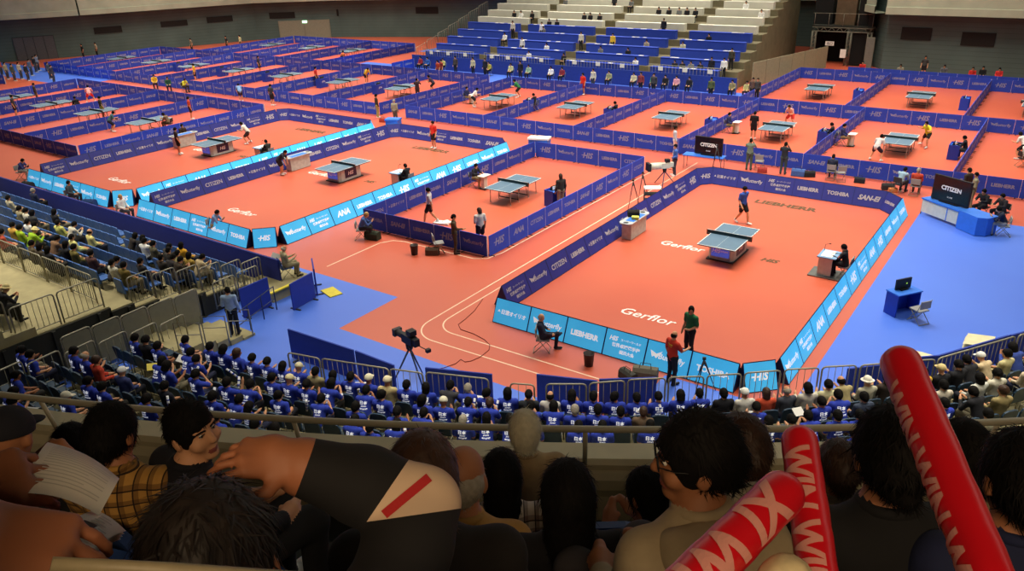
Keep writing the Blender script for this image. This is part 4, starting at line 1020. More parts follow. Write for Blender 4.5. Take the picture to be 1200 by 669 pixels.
def u_set(cx, cy, name, main=True, asst=False, desk=True):
    if desk: score_desk(cx + 2.75, cy, D(90), 'blue umpire desk by the table of ' + name)
    if main:
        sitter(0, 0, 90, 'sitdesk', BK, (60, 60, 62), 'umpire in dark jacket at desk of ' + name, 'blue', loc=(cx + 3.3, cy, 0))
    if asst:
        small_stand(cx - 2.55, cy + .1, D(-90), 'white topped score stand by ' + name)
        sitter(0, 0, -90, 'sit', NV, KH, 'assistant umpire in navy seated by ' + name, 'blue', loc=(cx - 3.1, cy, 0))
# front court
stander(869, 262, -115, 'walk', BLU, BK, 'player in blue and white shirt walking beyond the table of the front court', paddle=True)
sitter(0, 0, 90, 'sitdesk', BK, BK, 'seated umpire in black suit at the pulpit of the front court', 'grey', loc=(4.45, .0, .05 - .05))
bag(-4.3, .2, .6, (30, 30, 28), 'black bag lying on the blue counter top of the front court', .9, .8)
mb = MB(); mb.box((0, 0, .06), (.3, .22, .12), 0); tag(mb.build('folded_towel', cloth((196, 200, 90)), None, (-4.05, -.12, .8), .4), 'yellow green folded towel on the counter of the front court', 'towel')
coach = person((2.25, -10.2, 0), D(-25), 'arm', RD, BK, 'ring', None, 'coach in red vest with green sleeves standing outside the front boards', None, 'short', 'long', SHOE_K, printed=False)
swap(coach, 1, mat('red vest', (196, 52, 34), .9)); obj('shirt_print', back_print('arm', 'short', 'long', (('TEAM', .06, .22, .05), ('COACH', 0, .16, .03))), coach); swap(coach.children[-1], 0, mat('yellow print', (226, 200, 60), .7))
stander(0, 0, 160, 'turn', (40, 110, 70), BK, 'player in green jersey with dark hair facing the red vested coach', hair='long', legs='long', loc=(2.02, -8.45, 0))
sitter(0, 0, -62, 'sitcross', (30, 36, 56), (28, 32, 48), 'seated coach in dark tracksuit outside the front boards of the front court', 'grey', 'ring', HAIR_GR, loc=(-1.95, -10.5, 0))
bin_(*foot(690, 428)[:2], 'dark bin outside the light blue boards of the front court')
bag(1.5, -10.35, .3, (104, 98, 84), 'grey bag by the feet of the red vested coach', 1.3); bag(1.1, -10.65, -.4, (60, 60, 54), 'dark bag leaning on the grey bag near the red vested coach', 1.0); bag(1.75, -10.8, .8, (150, 60, 44), 'small red bag beside the grey bag near the red vested coach', .7)
tripod(3.1, -10.0, 'small black tripod outside the front boards of the front court', 1.0)
mb = MB(); mb.tube([at(x, y, .012) for x, y in ((566, 350), (556, 364), (545, 374), (537, 380), (540, 386), (555, 391), (568, 398), (574, 404), (573, 410), (563, 418), (552, 423), (545, 424), (540, 421), (534, 426), (520, 431), (505, 434))], .012, 6); tag(mb.build('floor_cable', mat('dark red brown cable', (120, 44, 34), .6)), 'thin dark cable curving over the coral floor before the near stand', 'cable')
# small near court
stander(505, 262, 120, 'walk', (200, 200, 204), BK, 'player in white and black shirt walking in the small near court')
stander(0, 0, 60, 'turn', (214, 206, 204), (24, 24, 40), 'woman in white striped shirt facing the suited coach', loc=(-9.05, -4.35, 0), hair='bob', hcol=HAIR_BR)
stander(534, 297, -50, 'arm', (78, 66, 46), (70, 62, 48), 'coach in brown suit standing outside the small near court', 'long', 'long', shoe=SHOE_K)
sitter(0, 0, -90, 'sitdesk', (30, 34, 44), KH, 'seated assistant umpire at the left wall of the small near court', 'blue', loc=(-14.45, 2.2, 0)); small_stand(-13.8, 2.2, D(-90), 'white topped score stand at the left wall of the small near court')
stander(0, 0, 60, 'stand', (52, 46, 44), (150, 138, 118), 'woman umpire in black jacket standing at the blue desk of the small near court', 'long', 'long', loc=(-8.75, 1.5, 0), hair='bob', hcol=HAIR_BR)
score_desk(-9.35, 1.9, D(80), 'blue box umpire desk in the small near court')
mb = MB(); mb.box((0, 0, .04), (.75, .4, .08), 0, .3); mb.box((.2, .1, .07), (.4, .3, .08), 0, -.4); tag(mb.build('white_towel', WHITE, None, (*foot(518, 262)[:2], 0)), 'white towel dropped on the floor of the small near court', 'towel')
bin_(*foot(486, 298)[:2], 'dark bin outside the front wall of the small near court'); bag(*foot(507, 298)[:2], .5, (86, 70, 56), 'brown bag outside the front wall of the small near court'); chair(*foot(514, 296)[:2], D(-40), 'grey folding chair beside the suited coach', 'grey')
sitter(424, 280, -50, 'sitlean', (66, 96, 160), (40, 40, 48), 'seated person in blue shirt beside a green bag between two courts', 'grey', 'short', HAIR_YE); bag(*foot(437, 280)[:2], .2, (46, 54, 40), 'dark green bag beside the seated person in blue shirt', 1.2)
# middle court
stander(509, 174, 175, 'stand', RD, BK, 'player in red shirt standing at the far end of the middle court')
sitter(0, 0, 90, 'sitdesk', BK, BK, 'seated umpire in black suit at the pulpit of the middle court', 'grey', loc=(-17.35, .4, 0))
stander(331, 205, -60, 'lean', (40, 44, 60), (40, 40, 46), 'player in dark shirt bending beside the counter of the middle court')
# left court
stander(211, 181, -20, 'stand', (50, 46, 44), BK, 'player in dark shirt standing left of the table in the left court')
stander(291, 168, 120, 'ready', (216, 210, 200), (50, 40, 40), 'player in white shirt crouching right of the table in the left court', paddle=True)
sitter(0, 0, 90, 'sitdesk', (44, 44, 40), (120, 120, 90), 'seated umpire at the pulpit of the left court', 'grey', loc=(-28.4, .35, 0))
sitter(0, 0, -90, 'sit', (60, 46, 40), (150, 146, 120), 'seated assistant by the counter of the left court', 'grey', loc=(-37.25, .5, 0), ch=False)
# people along the outside of the left boards
sitter(0, 0, -70, 'sit', WT, (60, 66, 76), 'fair haired person in white jacket seated outside the middle court boards', 'grey', 'short', HAIR_YE, loc=(-25.9, -10.35, 0))
sitter(252, 276, -60, 'sitlean', (120, 150, 196), (150, 140, 100), 'person in pale blue shirt seated outside the middle court boards', 'grey')
sitter(100, 232, -60, 'sit', (60, 70, 76), (40, 44, 52), 'person in dark top seated outside the left court boards', 'grey', loc=(-30.6, -10.4, 0))
sitter(33, 215, -60, 'sitlean', (50, 62, 120), (150, 150, 140), 'person in blue jacket seated at the left end of the left court', 'grey', loc=(-38.1, -9.4, 0))
bag(-35.9, -10.1, .2, (34, 40, 44), 'black bag by the boards at the far end of the left court', 1.2); bag(-33.7, -10.2, .3, (30, 40, 80), 'navy bag by the boards of the left court', .8); bag(-29.6, -10.05, .4, (30, 60, 110), 'blue bag beside the person in dark top', 1.2)
bag(-22.4, -10.25, .1, (26, 34, 60), 'dark navy bag outside the middle court boards', .9); bag(-27.2, -10.2, .6, (90, 40, 36), 'small dark red bag beside the white jacketed person', .7)
# aisle
stander(443, 138, -30, 'stand', (52, 40, 30), (150, 140, 80), 'person in brown jacket and khaki trousers standing in the centre aisle', 'long', 'long'); stander(464, 145, 10, 'stand', (150, 146, 124), (84, 82, 76), 'person in pale grey jacket standing in the centre aisle', 'long', 'long', hair='short', hcol=HAIR_GR)
bag(*foot(449, 143)[:2], .3, (150, 46, 36), 'red bag on the centre aisle floor', .9)
mb = MB(); mb.box((0, 0, .4), (.9, .6, .8), 0); mb.box((0, 0, .84), (1.0, .7, .1), 1, .1); tag(mb.build('draped_table', [BLUE_TOP, BLUE_TOP], None, (-27.0, 9.6, 0), .3), 'small table under a blue cloth at the back of the middle court', 'table')
mb = MB(); mb.box((0, 0, .4), (1.2, .6, .8), 0); mb.box((0, 0, .84), (1.3, .7, .1), 1, .1); tag(mb.build('draped_table', [BLUE_TOP, WHITE], None, (-15.4, 9.8, 0), .2), 'table with blue cloth and white towels behind the small near court', 'table')
sitter(183, 104, -120, 'sit', YL, (60, 40, 30), 'seated player in yellow shirt in the far aisle', 'black'); sitter(199, 107, -120, 'sit', (40, 90, 74), (30, 34, 60), 'seated player in dark green shirt in the far aisle', 'black'); sitter(217, 108, -90, 'sitlean', (206, 206, 60), (50, 50, 40), 'seated player in yellow green shirt in the far aisle', 'black')
stander(225, 140, -30, 'stand', (186, 66, 44), (60, 40, 34), 'player in orange red shirt, nearest court of the far left first row'); stander(133, 154, -20, 'ready', (60, 100, 110), (24, 30, 50), 'player in teal shirt, nearest court of the far left first row', paddle=True)
stander(107, 120, 60, 'ready', (216, 150, 150), RD, 'player in pink and red shirt, second court of the far left first row'); stander(122, 139, -10, 'stand', (70, 60, 44), (190, 160, 60), 'player in dark shirt and yellow shorts near the far left tables')
stander(20, 137, -40, 'stand', (60, 60, 60), (30, 30, 40), 'player in grey shirt, third court of the far left first row'); stander(45, 121, -20, 'stand', (64, 56, 50), (110, 96, 70), 'spectator in brown coat standing beside the far left tables', 'long', 'long')
sitter(92, 132, 90, 'sit', BK, GY, 'seated umpire in black by the far left tables'); sitter(200, 152, 120, 'sitlean', (110, 90, 70), (60, 54, 40), 'seated coach in brown near the left court back wall')
stander(230, 96, 160, 'stand', YL, BK, 'player in yellow shirt in the far left second row'); stander(305, 86, -60, 'stand', (50, 56, 76), BK, 'player in dark blue shirt in the far left second row')
stander(372, 101, -60, 'stand', RD, BK, 'player in red shirt in the far left second row'); stander(430, 98, -100, 'lean', (206, 180, 50), BK, 'player in yellow shirt bending in the far left second row')
stander(490, 117, 30, 'photo', (60, 44, 50), (60, 54, 60), 'camera operator in maroon top beside a far left table', 'long', 'long'); stander(507, 108, 120, 'ready', (60, 50, 70), BK, 'player in dark purple shirt in the far left second row', paddle=True)
stander(514, 93, 170, 'stand', (156, 62, 44), (90, 30, 30), 'taller of two players in red watching from the back wall'); stander(518, 92, 160, 'stand', (140, 50, 44), (80, 26, 26), 'shorter of two players in red watching from the back wall')
sitter(403, 74, 0, 'sit', (220, 120, 70), BK, 'person in orange shirt seated behind the far courts')
stander(283, 119, 60, 'lean', (120, 160, 210), (50, 50, 60), 'person in light blue shirt leaning over an aisle wall'); stander(320, 124, 10, 'stand', (50, 56, 66), BK, 'person in dark top walking along the far aisle')
# second row
u_set(2.5, 19.45, 'first court from the right in the second row', True, True); u_set(-4.4, 19.45, 'second court from the right in the second row', True, True)
u_set(-11.4, 19.45, 'third court from the right in the second row', False); u_set(-18.7, 19.45, 'fourth court from the right in the second row', True); u_set(-25.4, 19.45, 'fifth court from the right in the second row', True, True)
stander(1026, 188, -15, 'ready', (206, 204, 206), (40, 38, 60), 'player in white and black in the first court from the right', paddle=True); stander(1085, 172, 155, 'lunge', (214, 206, 40), BK, 'player in yellow shirt lunging in the first court from the right')
stander(882, 163, 5, 'stand', BK, BK, 'player in black with white back number in the second court from the right'); stander(925, 148, 165, 'ready', (216, 160, 150), RD, 'player in white and red shirt in the second court from the right', paddle=True)
stander(556, 125, -50, 'ready', WT, BK, 'player in white shirt in the fifth court from the right', paddle=True); stander(607, 114, 110, 'ready', GR, BK, 'player in green shirt in the fifth court from the right', paddle=True)
stander(683, 111, 170, 'stand', RD, (170, 40, 40), 'player in red shirt standing by the back wall of the fourth court'); stander(695, 105, 170, 'stand', (206, 200, 170), (60, 60, 60), 'person in pale shirt behind the back wall of the fourth court', 'long', 'long')
sitter(1197, 195, -60, 'sit', WT, BK, 'person in white top seated at the right edge court'); stander(1195, 186, 60, 'ready', WT, BK, 'player in white shirt at the rightmost second row court')
for i, cx in enumerate((1.2, -5.7, 8.1)): u_set(cx, 33.2, '%s court from the right in the third row' % ['second', 'third', 'first'][i], False)
for i, cx in enumerate((-35.2, -42.1, -49.5, -56.4, -63.7)): score_desk(cx - 2.7, 19.4, D(-90), 'blue umpire desk, far left second row, %s court from right' % ordn(i + 1))
# aisle behind the front court
stander(877, 199, 10, 'photo', (110, 130, 116), (70, 90, 80), 'photographer in grey green jacket behind the back boards of the front court', 'long', 'long', shoe=SHOE_K); stander(917, 204, 5, 'photo', (36, 44, 52), (50, 70, 74), 'photographer in dark jacket behind the back boards of the front court', 'long', 'long', shoe=SHOE_K)
chair(*foot(889, 198)[:2], D(10), 'grey folding chair beside the grey green photographer', 'grey'); bag(*foot(893, 202)[:2], .3, (150, 50, 44), 'red bag by the photographers in the aisle', .9); bag(*foot(935, 206)[:2], .1, (60, 90, 150), 'blue bag in the aisle behind the front court', 1.2); bag(*foot(948, 207)[:2], .5, (28, 28, 30), 'black bag in the aisle behind the front court')
sitter(973, 210, 5, 'sit', (40, 48, 70), (60, 60, 70), 'person in navy top seated in the aisle behind the front court', 'grey'); chair(*foot(984, 212)[:2], D(30), 'empty grey folding chair in the aisle behind the front court', 'grey'); bag(*foot(1007, 214)[:2], .1, (30, 32, 40), 'small black bag at the aisle wall right of the empty chair', .9)
sitter(1052, 226, -20, 'sitlean', (150, 180, 200), (60, 70, 80), 'person in light blue shirt seated by the back right corner boards', 'black'); bag(*foot(1040, 222)[:2], .4, (40, 40, 42), 'dark bag by the back right corner boards'); bag(*foot(1046, 225)[:2], .4, (190, 120, 70), 'orange bag by the back right corner boards', .7)
sitter(1071, 228, 0, 'sit', (196, 74, 52), (90, 60, 50), 'person in red shirt seated facing the second row', 'grey', 'short', HAIR_GR)
stander(1128, 239, 60, 'stand', (60, 50, 44), (60, 60, 60), 'person in dark jacket standing behind the big screen', 'long', 'long'); stander(1136, 245, 100, 'turn', (150, 146, 120), (140, 136, 110), 'person in khaki jacket standing behind the big screen', 'long', 'long', shoe=SHOE_K)
sitter(0, 0, 150, 'sitdesk', (30, 32, 40), BK, 'operator in dark jacket at the blue counter, nearer the screen', 'black', loc=(7.75, 9.75, 0)); sitter(0, 0, 140, 'sitdesk', (44, 40, 44), BK, 'operator in dark jacket at the blue counter, farther from the screen', 'black', loc=(8.5, 9.4, 0))
sitter(1150, 273, 100, 'sitlean', (34, 40, 60), (150, 152, 156), 'person in navy jacket and grey trousers seated beside the blue counter', 'grey', loc=(8.75, 7.6, 0))
stander(790, 182, -60, 'stand', (190, 200, 214), WT, 'person in white behind the big screen table', 'long', 'long'); stander(790, 206, 130, 'turn', (64, 100, 176), (60, 56, 70), 'camera operator in blue shirt behind the white camera', 'long', 'long')
big_camera(at(778, 217)[:2], D(138), 'large white broadcast camera on a pedestal behind the front court', 0, .8, True)
tripod(*at(741, 245)[:2], 'black tripod left of the equipment trolley in the side aisle', 1.4); tripod(*at(752, 238)[:2], 'second black tripod beside the equipment trolley in the side aisle', 1.5)
t = empty('equipment_trolley', (*at(764, 240)[:2], 0), .5); tag(t, 'black equipment trolley with a white top in the side aisle', 'trolley')
for z in (.25, .55, .85): mb = MB(); mb.box((0, 0, z), (.8, .5, .04), 0); mb.build('shelf', BLACK if z < .8 else WHITE, t)
for sx in (-.38, .38):
    for sy in (-.23, .23): mb = MB(); mb.cyl((sx, sy, 0), (sx, sy, .9), .02, None, 6); mb.build('post', DARK, t)
tripod(*at(838, 203)[:2], 'black light stand beside the big screen table', 1.5)
# broadcast camera in front of the near stand, cameraman on the yellow edged platform, usher on the stairs
big_camera(at(484, 449)[:2], D(75), 'black broadcast camera on a tripod in front of the near stand', .0, 1.2)
# people behind the last walls
for i, (px, py, c, lab) in enumerate(((1009, 82, RD, 'person in red sitting by the truss gate'), (1053, 86, (140, 130, 110), 'person in grey seated behind the last wall'), (1081, 82, (60, 60, 60), 'person in dark top standing by the last wall'), (1104, 87, (90, 90, 96), 'person in grey top seated by the back wall chairs'), (1137, 90, RD, 'person in red seated by the back wall, leftmost of three'), (1149, 89, BK, 'person in black seated by the back wall'), (1168, 91, (206, 50, 50), 'person in red shirt seated farthest right by the back wall'))):
    p = at(px, py + 8); sitter(0, 0, 180, 'sit', c, BK, lab, 'grey', loc=(p[0], p[1] , 0)) if 'stand' not in lab else stander(0, 0, 180, 'stand', c, BK, lab, loc=(p[0], p[1], 0))
for i, (px, py, c, lab) in enumerate(((99, 64, BK, 'person in black at the far left hall wall'), (115, 62, (170, 165, 140), 'person in beige at the far left hall wall'), (267, 54, BK, 'person in black standing behind the far left third row'), (283, 53, (190, 186, 140), 'person in pale yellow standing behind the far left third row'), (226, 57, (120, 110, 90), 'person in brown seated behind the far left third row'))):
    p = at(px, py + 5); stander(0, 0, 170, 'stand', c, BK, lab, loc=(p[0], p[1], 0), legs='long')
# far left end: steps with blue seats and a few spectators
mb = MB()
for k in range(4): mb.box((-90 - 1.1 * k, -4 + .3 * k, .3 + .25 * k), (1.1, 16, .6 + .5 * k), 0, .35)
struct(mb.build('floor_far_left_stand', BEIGE))
for k in range(4):
    mb = MB(); mb.box((-90.2 - 1.1 * k, -4 + .3 * k, .85 + .5 * k), (.4, 13, .5), 0, .35); tag(mb.build('blue_bench', mat('blue seat plastic', (52, 84, 150), .5)), 'long blue bench on the far left end stand, %s step' % ordn(k + 1), 'bench')
for i, (px, py, c) in enumerate(((3, 84, (190, 80, 60)), (10, 88, (150, 140, 110)), (18, 90, (60, 70, 60)), (26, 88, (170, 160, 140)), (34, 90, BK), (43, 80, BK), (46, 78, (120, 130, 150)), (60, 88, (60, 70, 80)), (64, 92, (44, 46, 60)), (38, 84, (80, 90, 110)))):
    p = at(px, py + 5); stander(0, 0, -60, 'stand', c, (60, 60, 66), 'spectator at the far left end of the floor, %s from the left' % ordn(i + 1), loc=(p[0], p[1], 0), sleeve='long', legs='long')
# far stand people
def fs_hit(px, py, hz=.95):
    n = np.array([0, -FS_R / FS_D, 1.0]); return hit_plane(px, py, (0, FS_Y + .9, FS_Z + hz), n)
FSP = [(601, 34, 'stand', (206, 200, 186)), (612, 49, 'stand', (206, 206, 200)), (681, 50, 'stand', (214, 210, 190)), (718, 52, 'stand', YL), (758, 50, 'sit', (160, 150, 130)), (603, 21, 'sit', BK), (611, 21, 'sit', WT), (624, 21, 'sit', BK), (637, 33, 'sit', GY), (644, 33, 'sit', BK), (653, 33, 'sit', BK), (663, 7, 'sit', GY), (720, 5, 'stand', BK), (740, 8, 'sit', GY), (685, 25, 'sit', BK), (692, 25, 'sit', BK), (703, 25, 'sit', BK), (772, 19, 'sit', BK), (778, 26, 'stand', BK), (784, 18, 'sit', BK), (796, 18, 'sit', GY), (805, 19, 'sit', BK), (815, 19, 'sit', BK), (874, 12, 'sit', WT), (930, 16, 'sit', WT), (800, 61, 'sit', (200, 196, 160)), (635, 37, 'stand', WT), (592, 48, 'sit', WT), (620, 63, 'sit', WT), (641, 62, 'sit', WT), (661, 66, 'sit', BK), (704, 66, 'sit', GY), (736, 68, 'sit', BK), (745, 70, 'sit', WT), (791, 74, 'sit', BK), (800, 74, 'sit', BK), (810, 75, 'sit', GY), (821, 76, 'sit', BK), (834, 72, 'stand', BK), (848, 82, 'stand', WT), (831, 43, 'sit', BK), (905, 70, 'stand', (60, 60, 50))]
for i, (px, py, po, c) in enumerate(FSP):
    p = fs_hit(px, py, .75 if po == 'sit' else 1.0); k = max(0, min(11, round((p[1] - FS_Y - .95) / FS_D))); y, z = fs_row(k)
    q = hit_plane(px, py, (0, y + 1.05, 0), (0, 1, 0))
    q[0] = min(q[0], -13.2 - .12 * k)
    person((q[0], y + 1.05, z), PI, po, c, BK, 'short', None, '%s spectator in %s, %s step of far stand, %s metre from its left' % ('standing' if po == 'stand' else 'seated', {WT: 'white', BK: 'black', GY: 'grey', YL: 'yellow'}.get(c, 'a pale top'), ordn(k + 1), ordn(round((q[0] + 46.3) * 1.6))), None, 'long', 'long')
# people behind the row of barriers under the far stand
for i, (px, py, c, po) in enumerate(((494, 82, (150, 40, 50), 'sit'), (502, 82, (40, 90, 160), 'sit'), (520, 82, (200, 190, 110), 'sit'), (534, 80, (70, 60, 50), 'stand'), (555, 92, (190, 180, 140), 'stand'), (569, 90, BK, 'stand'), (574, 95, (170, 160, 70), 'sit'), (599, 82, (190, 190, 140), 'sit'), (610, 88, BK, 'stand'), (620, 94, (150, 180, 150), 'sit'), (646, 86, WT, 'sit'), (659, 84, (130, 40, 50), 'sit'), (714, 85, (150, 150, 110), 'sit'), (743, 91, (200, 190, 150), 'sit'), (751, 98, (130, 50, 50), 'stand'), (766, 105, (60, 60, 60), 'stand'), (766, 92, (60, 120, 80), 'sit'), (780, 94, BK, 'sit'), (793, 96, (210, 150, 160), 'sit'), (808, 96, BK, 'sit'), (833, 108, (80, 90, 50), 'stand'), (883, 92, (90, 70, 60), 'stand'), (889, 86, (60, 60, 60), 'stand'), (858, 106, (140, 130, 90), 'sit'), (875, 107, (190, 180, 120), 'sit'))):
    y = 30.6 if po == 'sit' else 28.6 if py > 95 else 29.8
    q = hit_plane(px, py, (0, y, 0), (0, 1, 0)); lab = '%s person in front of the far stand, %s along from the left of that row' % ('seated' if po == 'sit' else 'standing', ordn(i + 1))
    if po == 'sit': sitter(0, 0, 180, 'sit', c, BK, lab, 'blue', loc=(q[0], y, .0))
    else: stander(0, 0, 180, 'stand', c, BK, lab, 'long', 'long', loc=(q[0], y, 0))
# ------------------------------------------------------------------ near stand: curved rows below the upper tier
def circle3(a, b, c):
    (ax, ay), (bx, by), (cx, cy) = a, b, c; d = 2 * (ax * (by - cy) + bx * (cy - ay) + cx * (ay - by))
    ux = ((ax * ax + ay * ay) * (by - cy) + (bx * bx + by * by) * (cy - ay) + (cx * cx + cy * cy) * (ay - by)) / d
    uy = ((ax * ax + ay * ay) * (cx - bx) + (bx * bx + by * by) * (ax - cx) + (cx * cx + cy * cy) * (bx - ax)) / d
    return np.array([ux, uy]), math.hypot(ax - ux, ay - uy)
NC, NRAD = circle3((-6.73, -16.37), (1.3, -13.3), (10.04, -4.82))
ROW_D, ROW_H, ROW0 = .86, .16, .12
def npol(x, y): return math.atan2(y - NC[1], x - NC[0]), math.hypot(x - NC[0], y - NC[1])
def npt(a, r, z=0.0): return np.array([NC[0] + r * math.cos(a), NC[1] + r * math.sin(a), z])
A0, A1 = npol(-11.6, -18.0)[0], npol(14.5, 4.0)[0]
def nrow(k): return NRAD + .35 + ROW_D * k, ROW0 + ROW_H * k
SEATF = mat('dark teal seat', (38, 62, 84), .5, .06); SEATB = mat('blue seat', (60, 98, 162), .5, .06)
mb = MB(); NS = 60
for k in range(14):
    r, z = nrow(k); r2 = r + ROW_D if k < 13 else r + 3
    r = r - (.6 if k == 0 else 0)
    for i in range(NS):
        a, b = A0 + (A1 - A0) * i / NS, A0 + (A1 - A0) * (i + 1) / NS
        mb.quad(npt(a, r, z), npt(b, r, z), npt(b, r2, z), npt(a, r2, z)); mb.quad(npt(a, r, z - ROW_H if k else 0), npt(b, r, z - ROW_H if k else 0), npt(b, r, z), npt(a, r, z))
    for a in (A0, A1): mb.quad(npt(a, r, 0), npt(a, r2, 0), npt(a, r2, z), npt(a, r, z))
struct(mb.build('floor_near_stand', BEIGE))
# guard rails along the front, in separate pieces
RP = [((337, 413), (374, 420)), ((377, 420), (455, 432)), ((457, 432), (495, 437)), ((499, 436), (572, 444)), ((598, 449), (626, 451)), ((640, 450), (687, 450)), ((691, 449), (732, 446)), ((736, 445), (780, 443)), ((784, 442), (825, 441)), ((829, 440), (869, 438)), ((873, 437), (915, 434)), ((920, 433), (960, 431)), ((964, 430), (1004, 428)), ((1009, 428), (1047, 425)), ((1052, 424), (1096, 421)), ((1100, 420), (1190, 394)), ((1194, 393), (1240, 381))]
def bar_rail(p0, p1, z0, h, label, name='guard_rail', m=None, gap=.16, solid=None):
    p0, p1 = np.array(p0, float)[:2], np.array(p1, float)[:2]; t = p1 - p0; L = np.linalg.norm(t); t /= L
    P = lambda s, z: (*(p0 + t * s), z0 + z)
    mb = MB(); c = .09
    mb.tube([P(0, 0), P(0, h - c), P(c * .3, h - c * .3), P(c, h), P(L - c, h), P(L - c * .3, h - c * .3), P(L, h - c), P(L, 0)], .024, 8)
    mb.tube([P(0, .1), P(L, .1)], .016, 6)
    n = max(1, int(L / gap))
    if solid is None:
        for i in range(1, n): mb.cyl(P(L * i / n, .1), P(L * i / n, h), .009, None, 5)
    o = mb.build(name, m or CHROME)
    if solid is not None:
        b = MB(); b.extrude([(.03, .06), (L - .03, .06), (L - .03, h - .1), (L - .1, h - .03), (.1, h - .03), (.03, h - .1)], (*p0, z0), (*t, 0), (0, 0, 1), (-t[1] * .02, t[0] * .02, 0)); b.build('infill_panel', solid, o)
    return tag(o, label, 'railing')
for i, (a, b) in enumerate(RP):
    bar_rail(at(*a, ROW0 + 1.05), at(*b, ROW0 + 1.05), ROW0, 1.05, 'rounded bar railing at the front of the near stand, %s from its left end' % ordn(i + 1))
# blue floor screens before the stand
SCREEN = mat('royal blue fabric screen', (36, 58, 158), .75, .05)
def blue_screen(p0, p1, h, label, z=0.0):
    p0, p1 = np.array(p0, float)[:2], np.array(p1, float)[:2]; t = p1 - p0; L = np.linalg.norm(t); mb = MB(); c = (p0 + p1) / 2
    mb.box((*c, z + h / 2 + .03), (L, .05, h), 0, math.atan2(t[1], t[0]))
    o = mb.build('fabric_screen', SCREEN); f = MB()
    for s in (.1, .9): f.box((*(p0 + t * s), z + .02), (.06, .45, .04), 0, math.atan2(t[1], t[0]))
    f.build('foot', DARK, o); return tag(o, label, 'screen')
blue_screen((-8.35, -15.05), (-5.62, -14.93), 1.0, 'blue fabric screen before the near stand, wider one of the two left of the camera'); blue_screen((-5.55, -14.92), (-4.0, -14.95), 1.0, 'blue fabric screen before the near stand, narrower one left of the camera')
for i, (a, b) in enumerate((((496, 436), (575, 444)), ((575, 433), (625, 446)), ((628, 444), (700, 452)), ((702, 450), (770, 448)))):
    p, q = at(*a, .95), at(*b, .95)
    if i == 1: continue
    d = np.array([-.35, .65]); blue_screen(p[:2] + d * .35, q[:2] + d * .35, .92, 'blue fabric screen behind the front railing, %s right of the broadcast camera' % ordn(i + 1))
for i, (a, b) in enumerate((((1000, 436), (1050, 430)), ((1060, 424), (1108, 420)), ((1108, 420), (1190, 396)), ((1192, 396), (1240, 384)))):
    p, q = at(*a, .9), at(*b, .9); d = np.array([-.7, .6]); blue_screen(p[:2] + d * .25, q[:2] + d * .25, .85, 'blue fabric screen along the right end of the near stand, %s from the left' % ordn(i + 1))
for i, (a, b, c_) in enumerate((((1051, 378), (1032, 398), (1082, 392)), ((1134, 393), (1126, 412), (1166, 397)))):
    A, B_, C_ = at(*((1068, 412) if i == 0 else a)), at(*((1062, 425) if i == 0 else b)), at(*((1105, 422) if i == 0 else c_)); Dd = B_ + (C_ - A); mb = MB()
    for lay in range(3):
        s = lay * .28; mb.quad(A + (B_ - A) * s + (0, 0, .08 + .1 * lay), C_ + (Dd - C_) * s + (0, 0, .08 + .1 * lay), C_ + (Dd - C_) * 1.0 + (0, 0, .08 + .1 * lay), A + (B_ - A) * 1.0 + (0, 0, .08 + .1 * lay)); mb.quad(A + (B_ - A) * s + (0, 0, 0), C_ + (Dd - C_) * s + (0, 0, 0), C_ + (Dd - C_) * s + (0, 0, .08 + .1 * lay), A + (B_ - A) * s + (0, 0, .08 + .1 * lay))
    tag(mb.build('wooden_steps', mat('cream plywood', (214, 206, 168), .7)), 'cream plywood steps on the blue floor, %s one before the right railings' % ('nearer' if i == 0 else 'farther'), 'steps')
# seats
def seat_mesh():
    a = MB(); a.box((0, .02, .42), (.43, .4, .06), 0); b = MB()
    b.extrude([(-.22, 0), (.22, 0), (.225, .34), (.19, .42), (.1, .45), (-.1, .45), (-.19, .42), (-.225, .34)], (0, -.2, .44), (1, 0, 0), (0, -.16, 1), (0, -.045, 0), 0)
    c = MB(); c.cyl((-.2, -.1, 0), (-.2, -.1, .42), .018, None, 6); c.cyl((.2, -.1, 0), (.2, -.1, .42), .018, None, 6); c.tube([(.235, -.2, .45), (.235, -.2, .66), (.235, .12, .66), (.235, .12, .45)], .012, 6); c.cyl((-.2, -.1, .25), (.2, -.1, .25), .012, None, 6); c.cyl((.2, -.1, .4), (.235, -.2, .46), .012, None, 6)
    return a.mesh('seat', [SEATF]), b.mesh('backrest', [SEATF]), c.mesh('seat_frame', [CHROME])
_SEAT = seat_mesh(); seat_n = {}
def tip_seat(loc, rz, label, m=None):
    t = empty('tip_up_seat', loc, rz)
    for nm, me in zip(('seat', 'backrest', 'seat_frame'), _SEAT):
        o = obj(nm, me, t)
        if m and nm != 'seat_frame': swap(o, 0, m)
    return tag(t, label, 'seat')
SHIRT = (44, 64, 176)
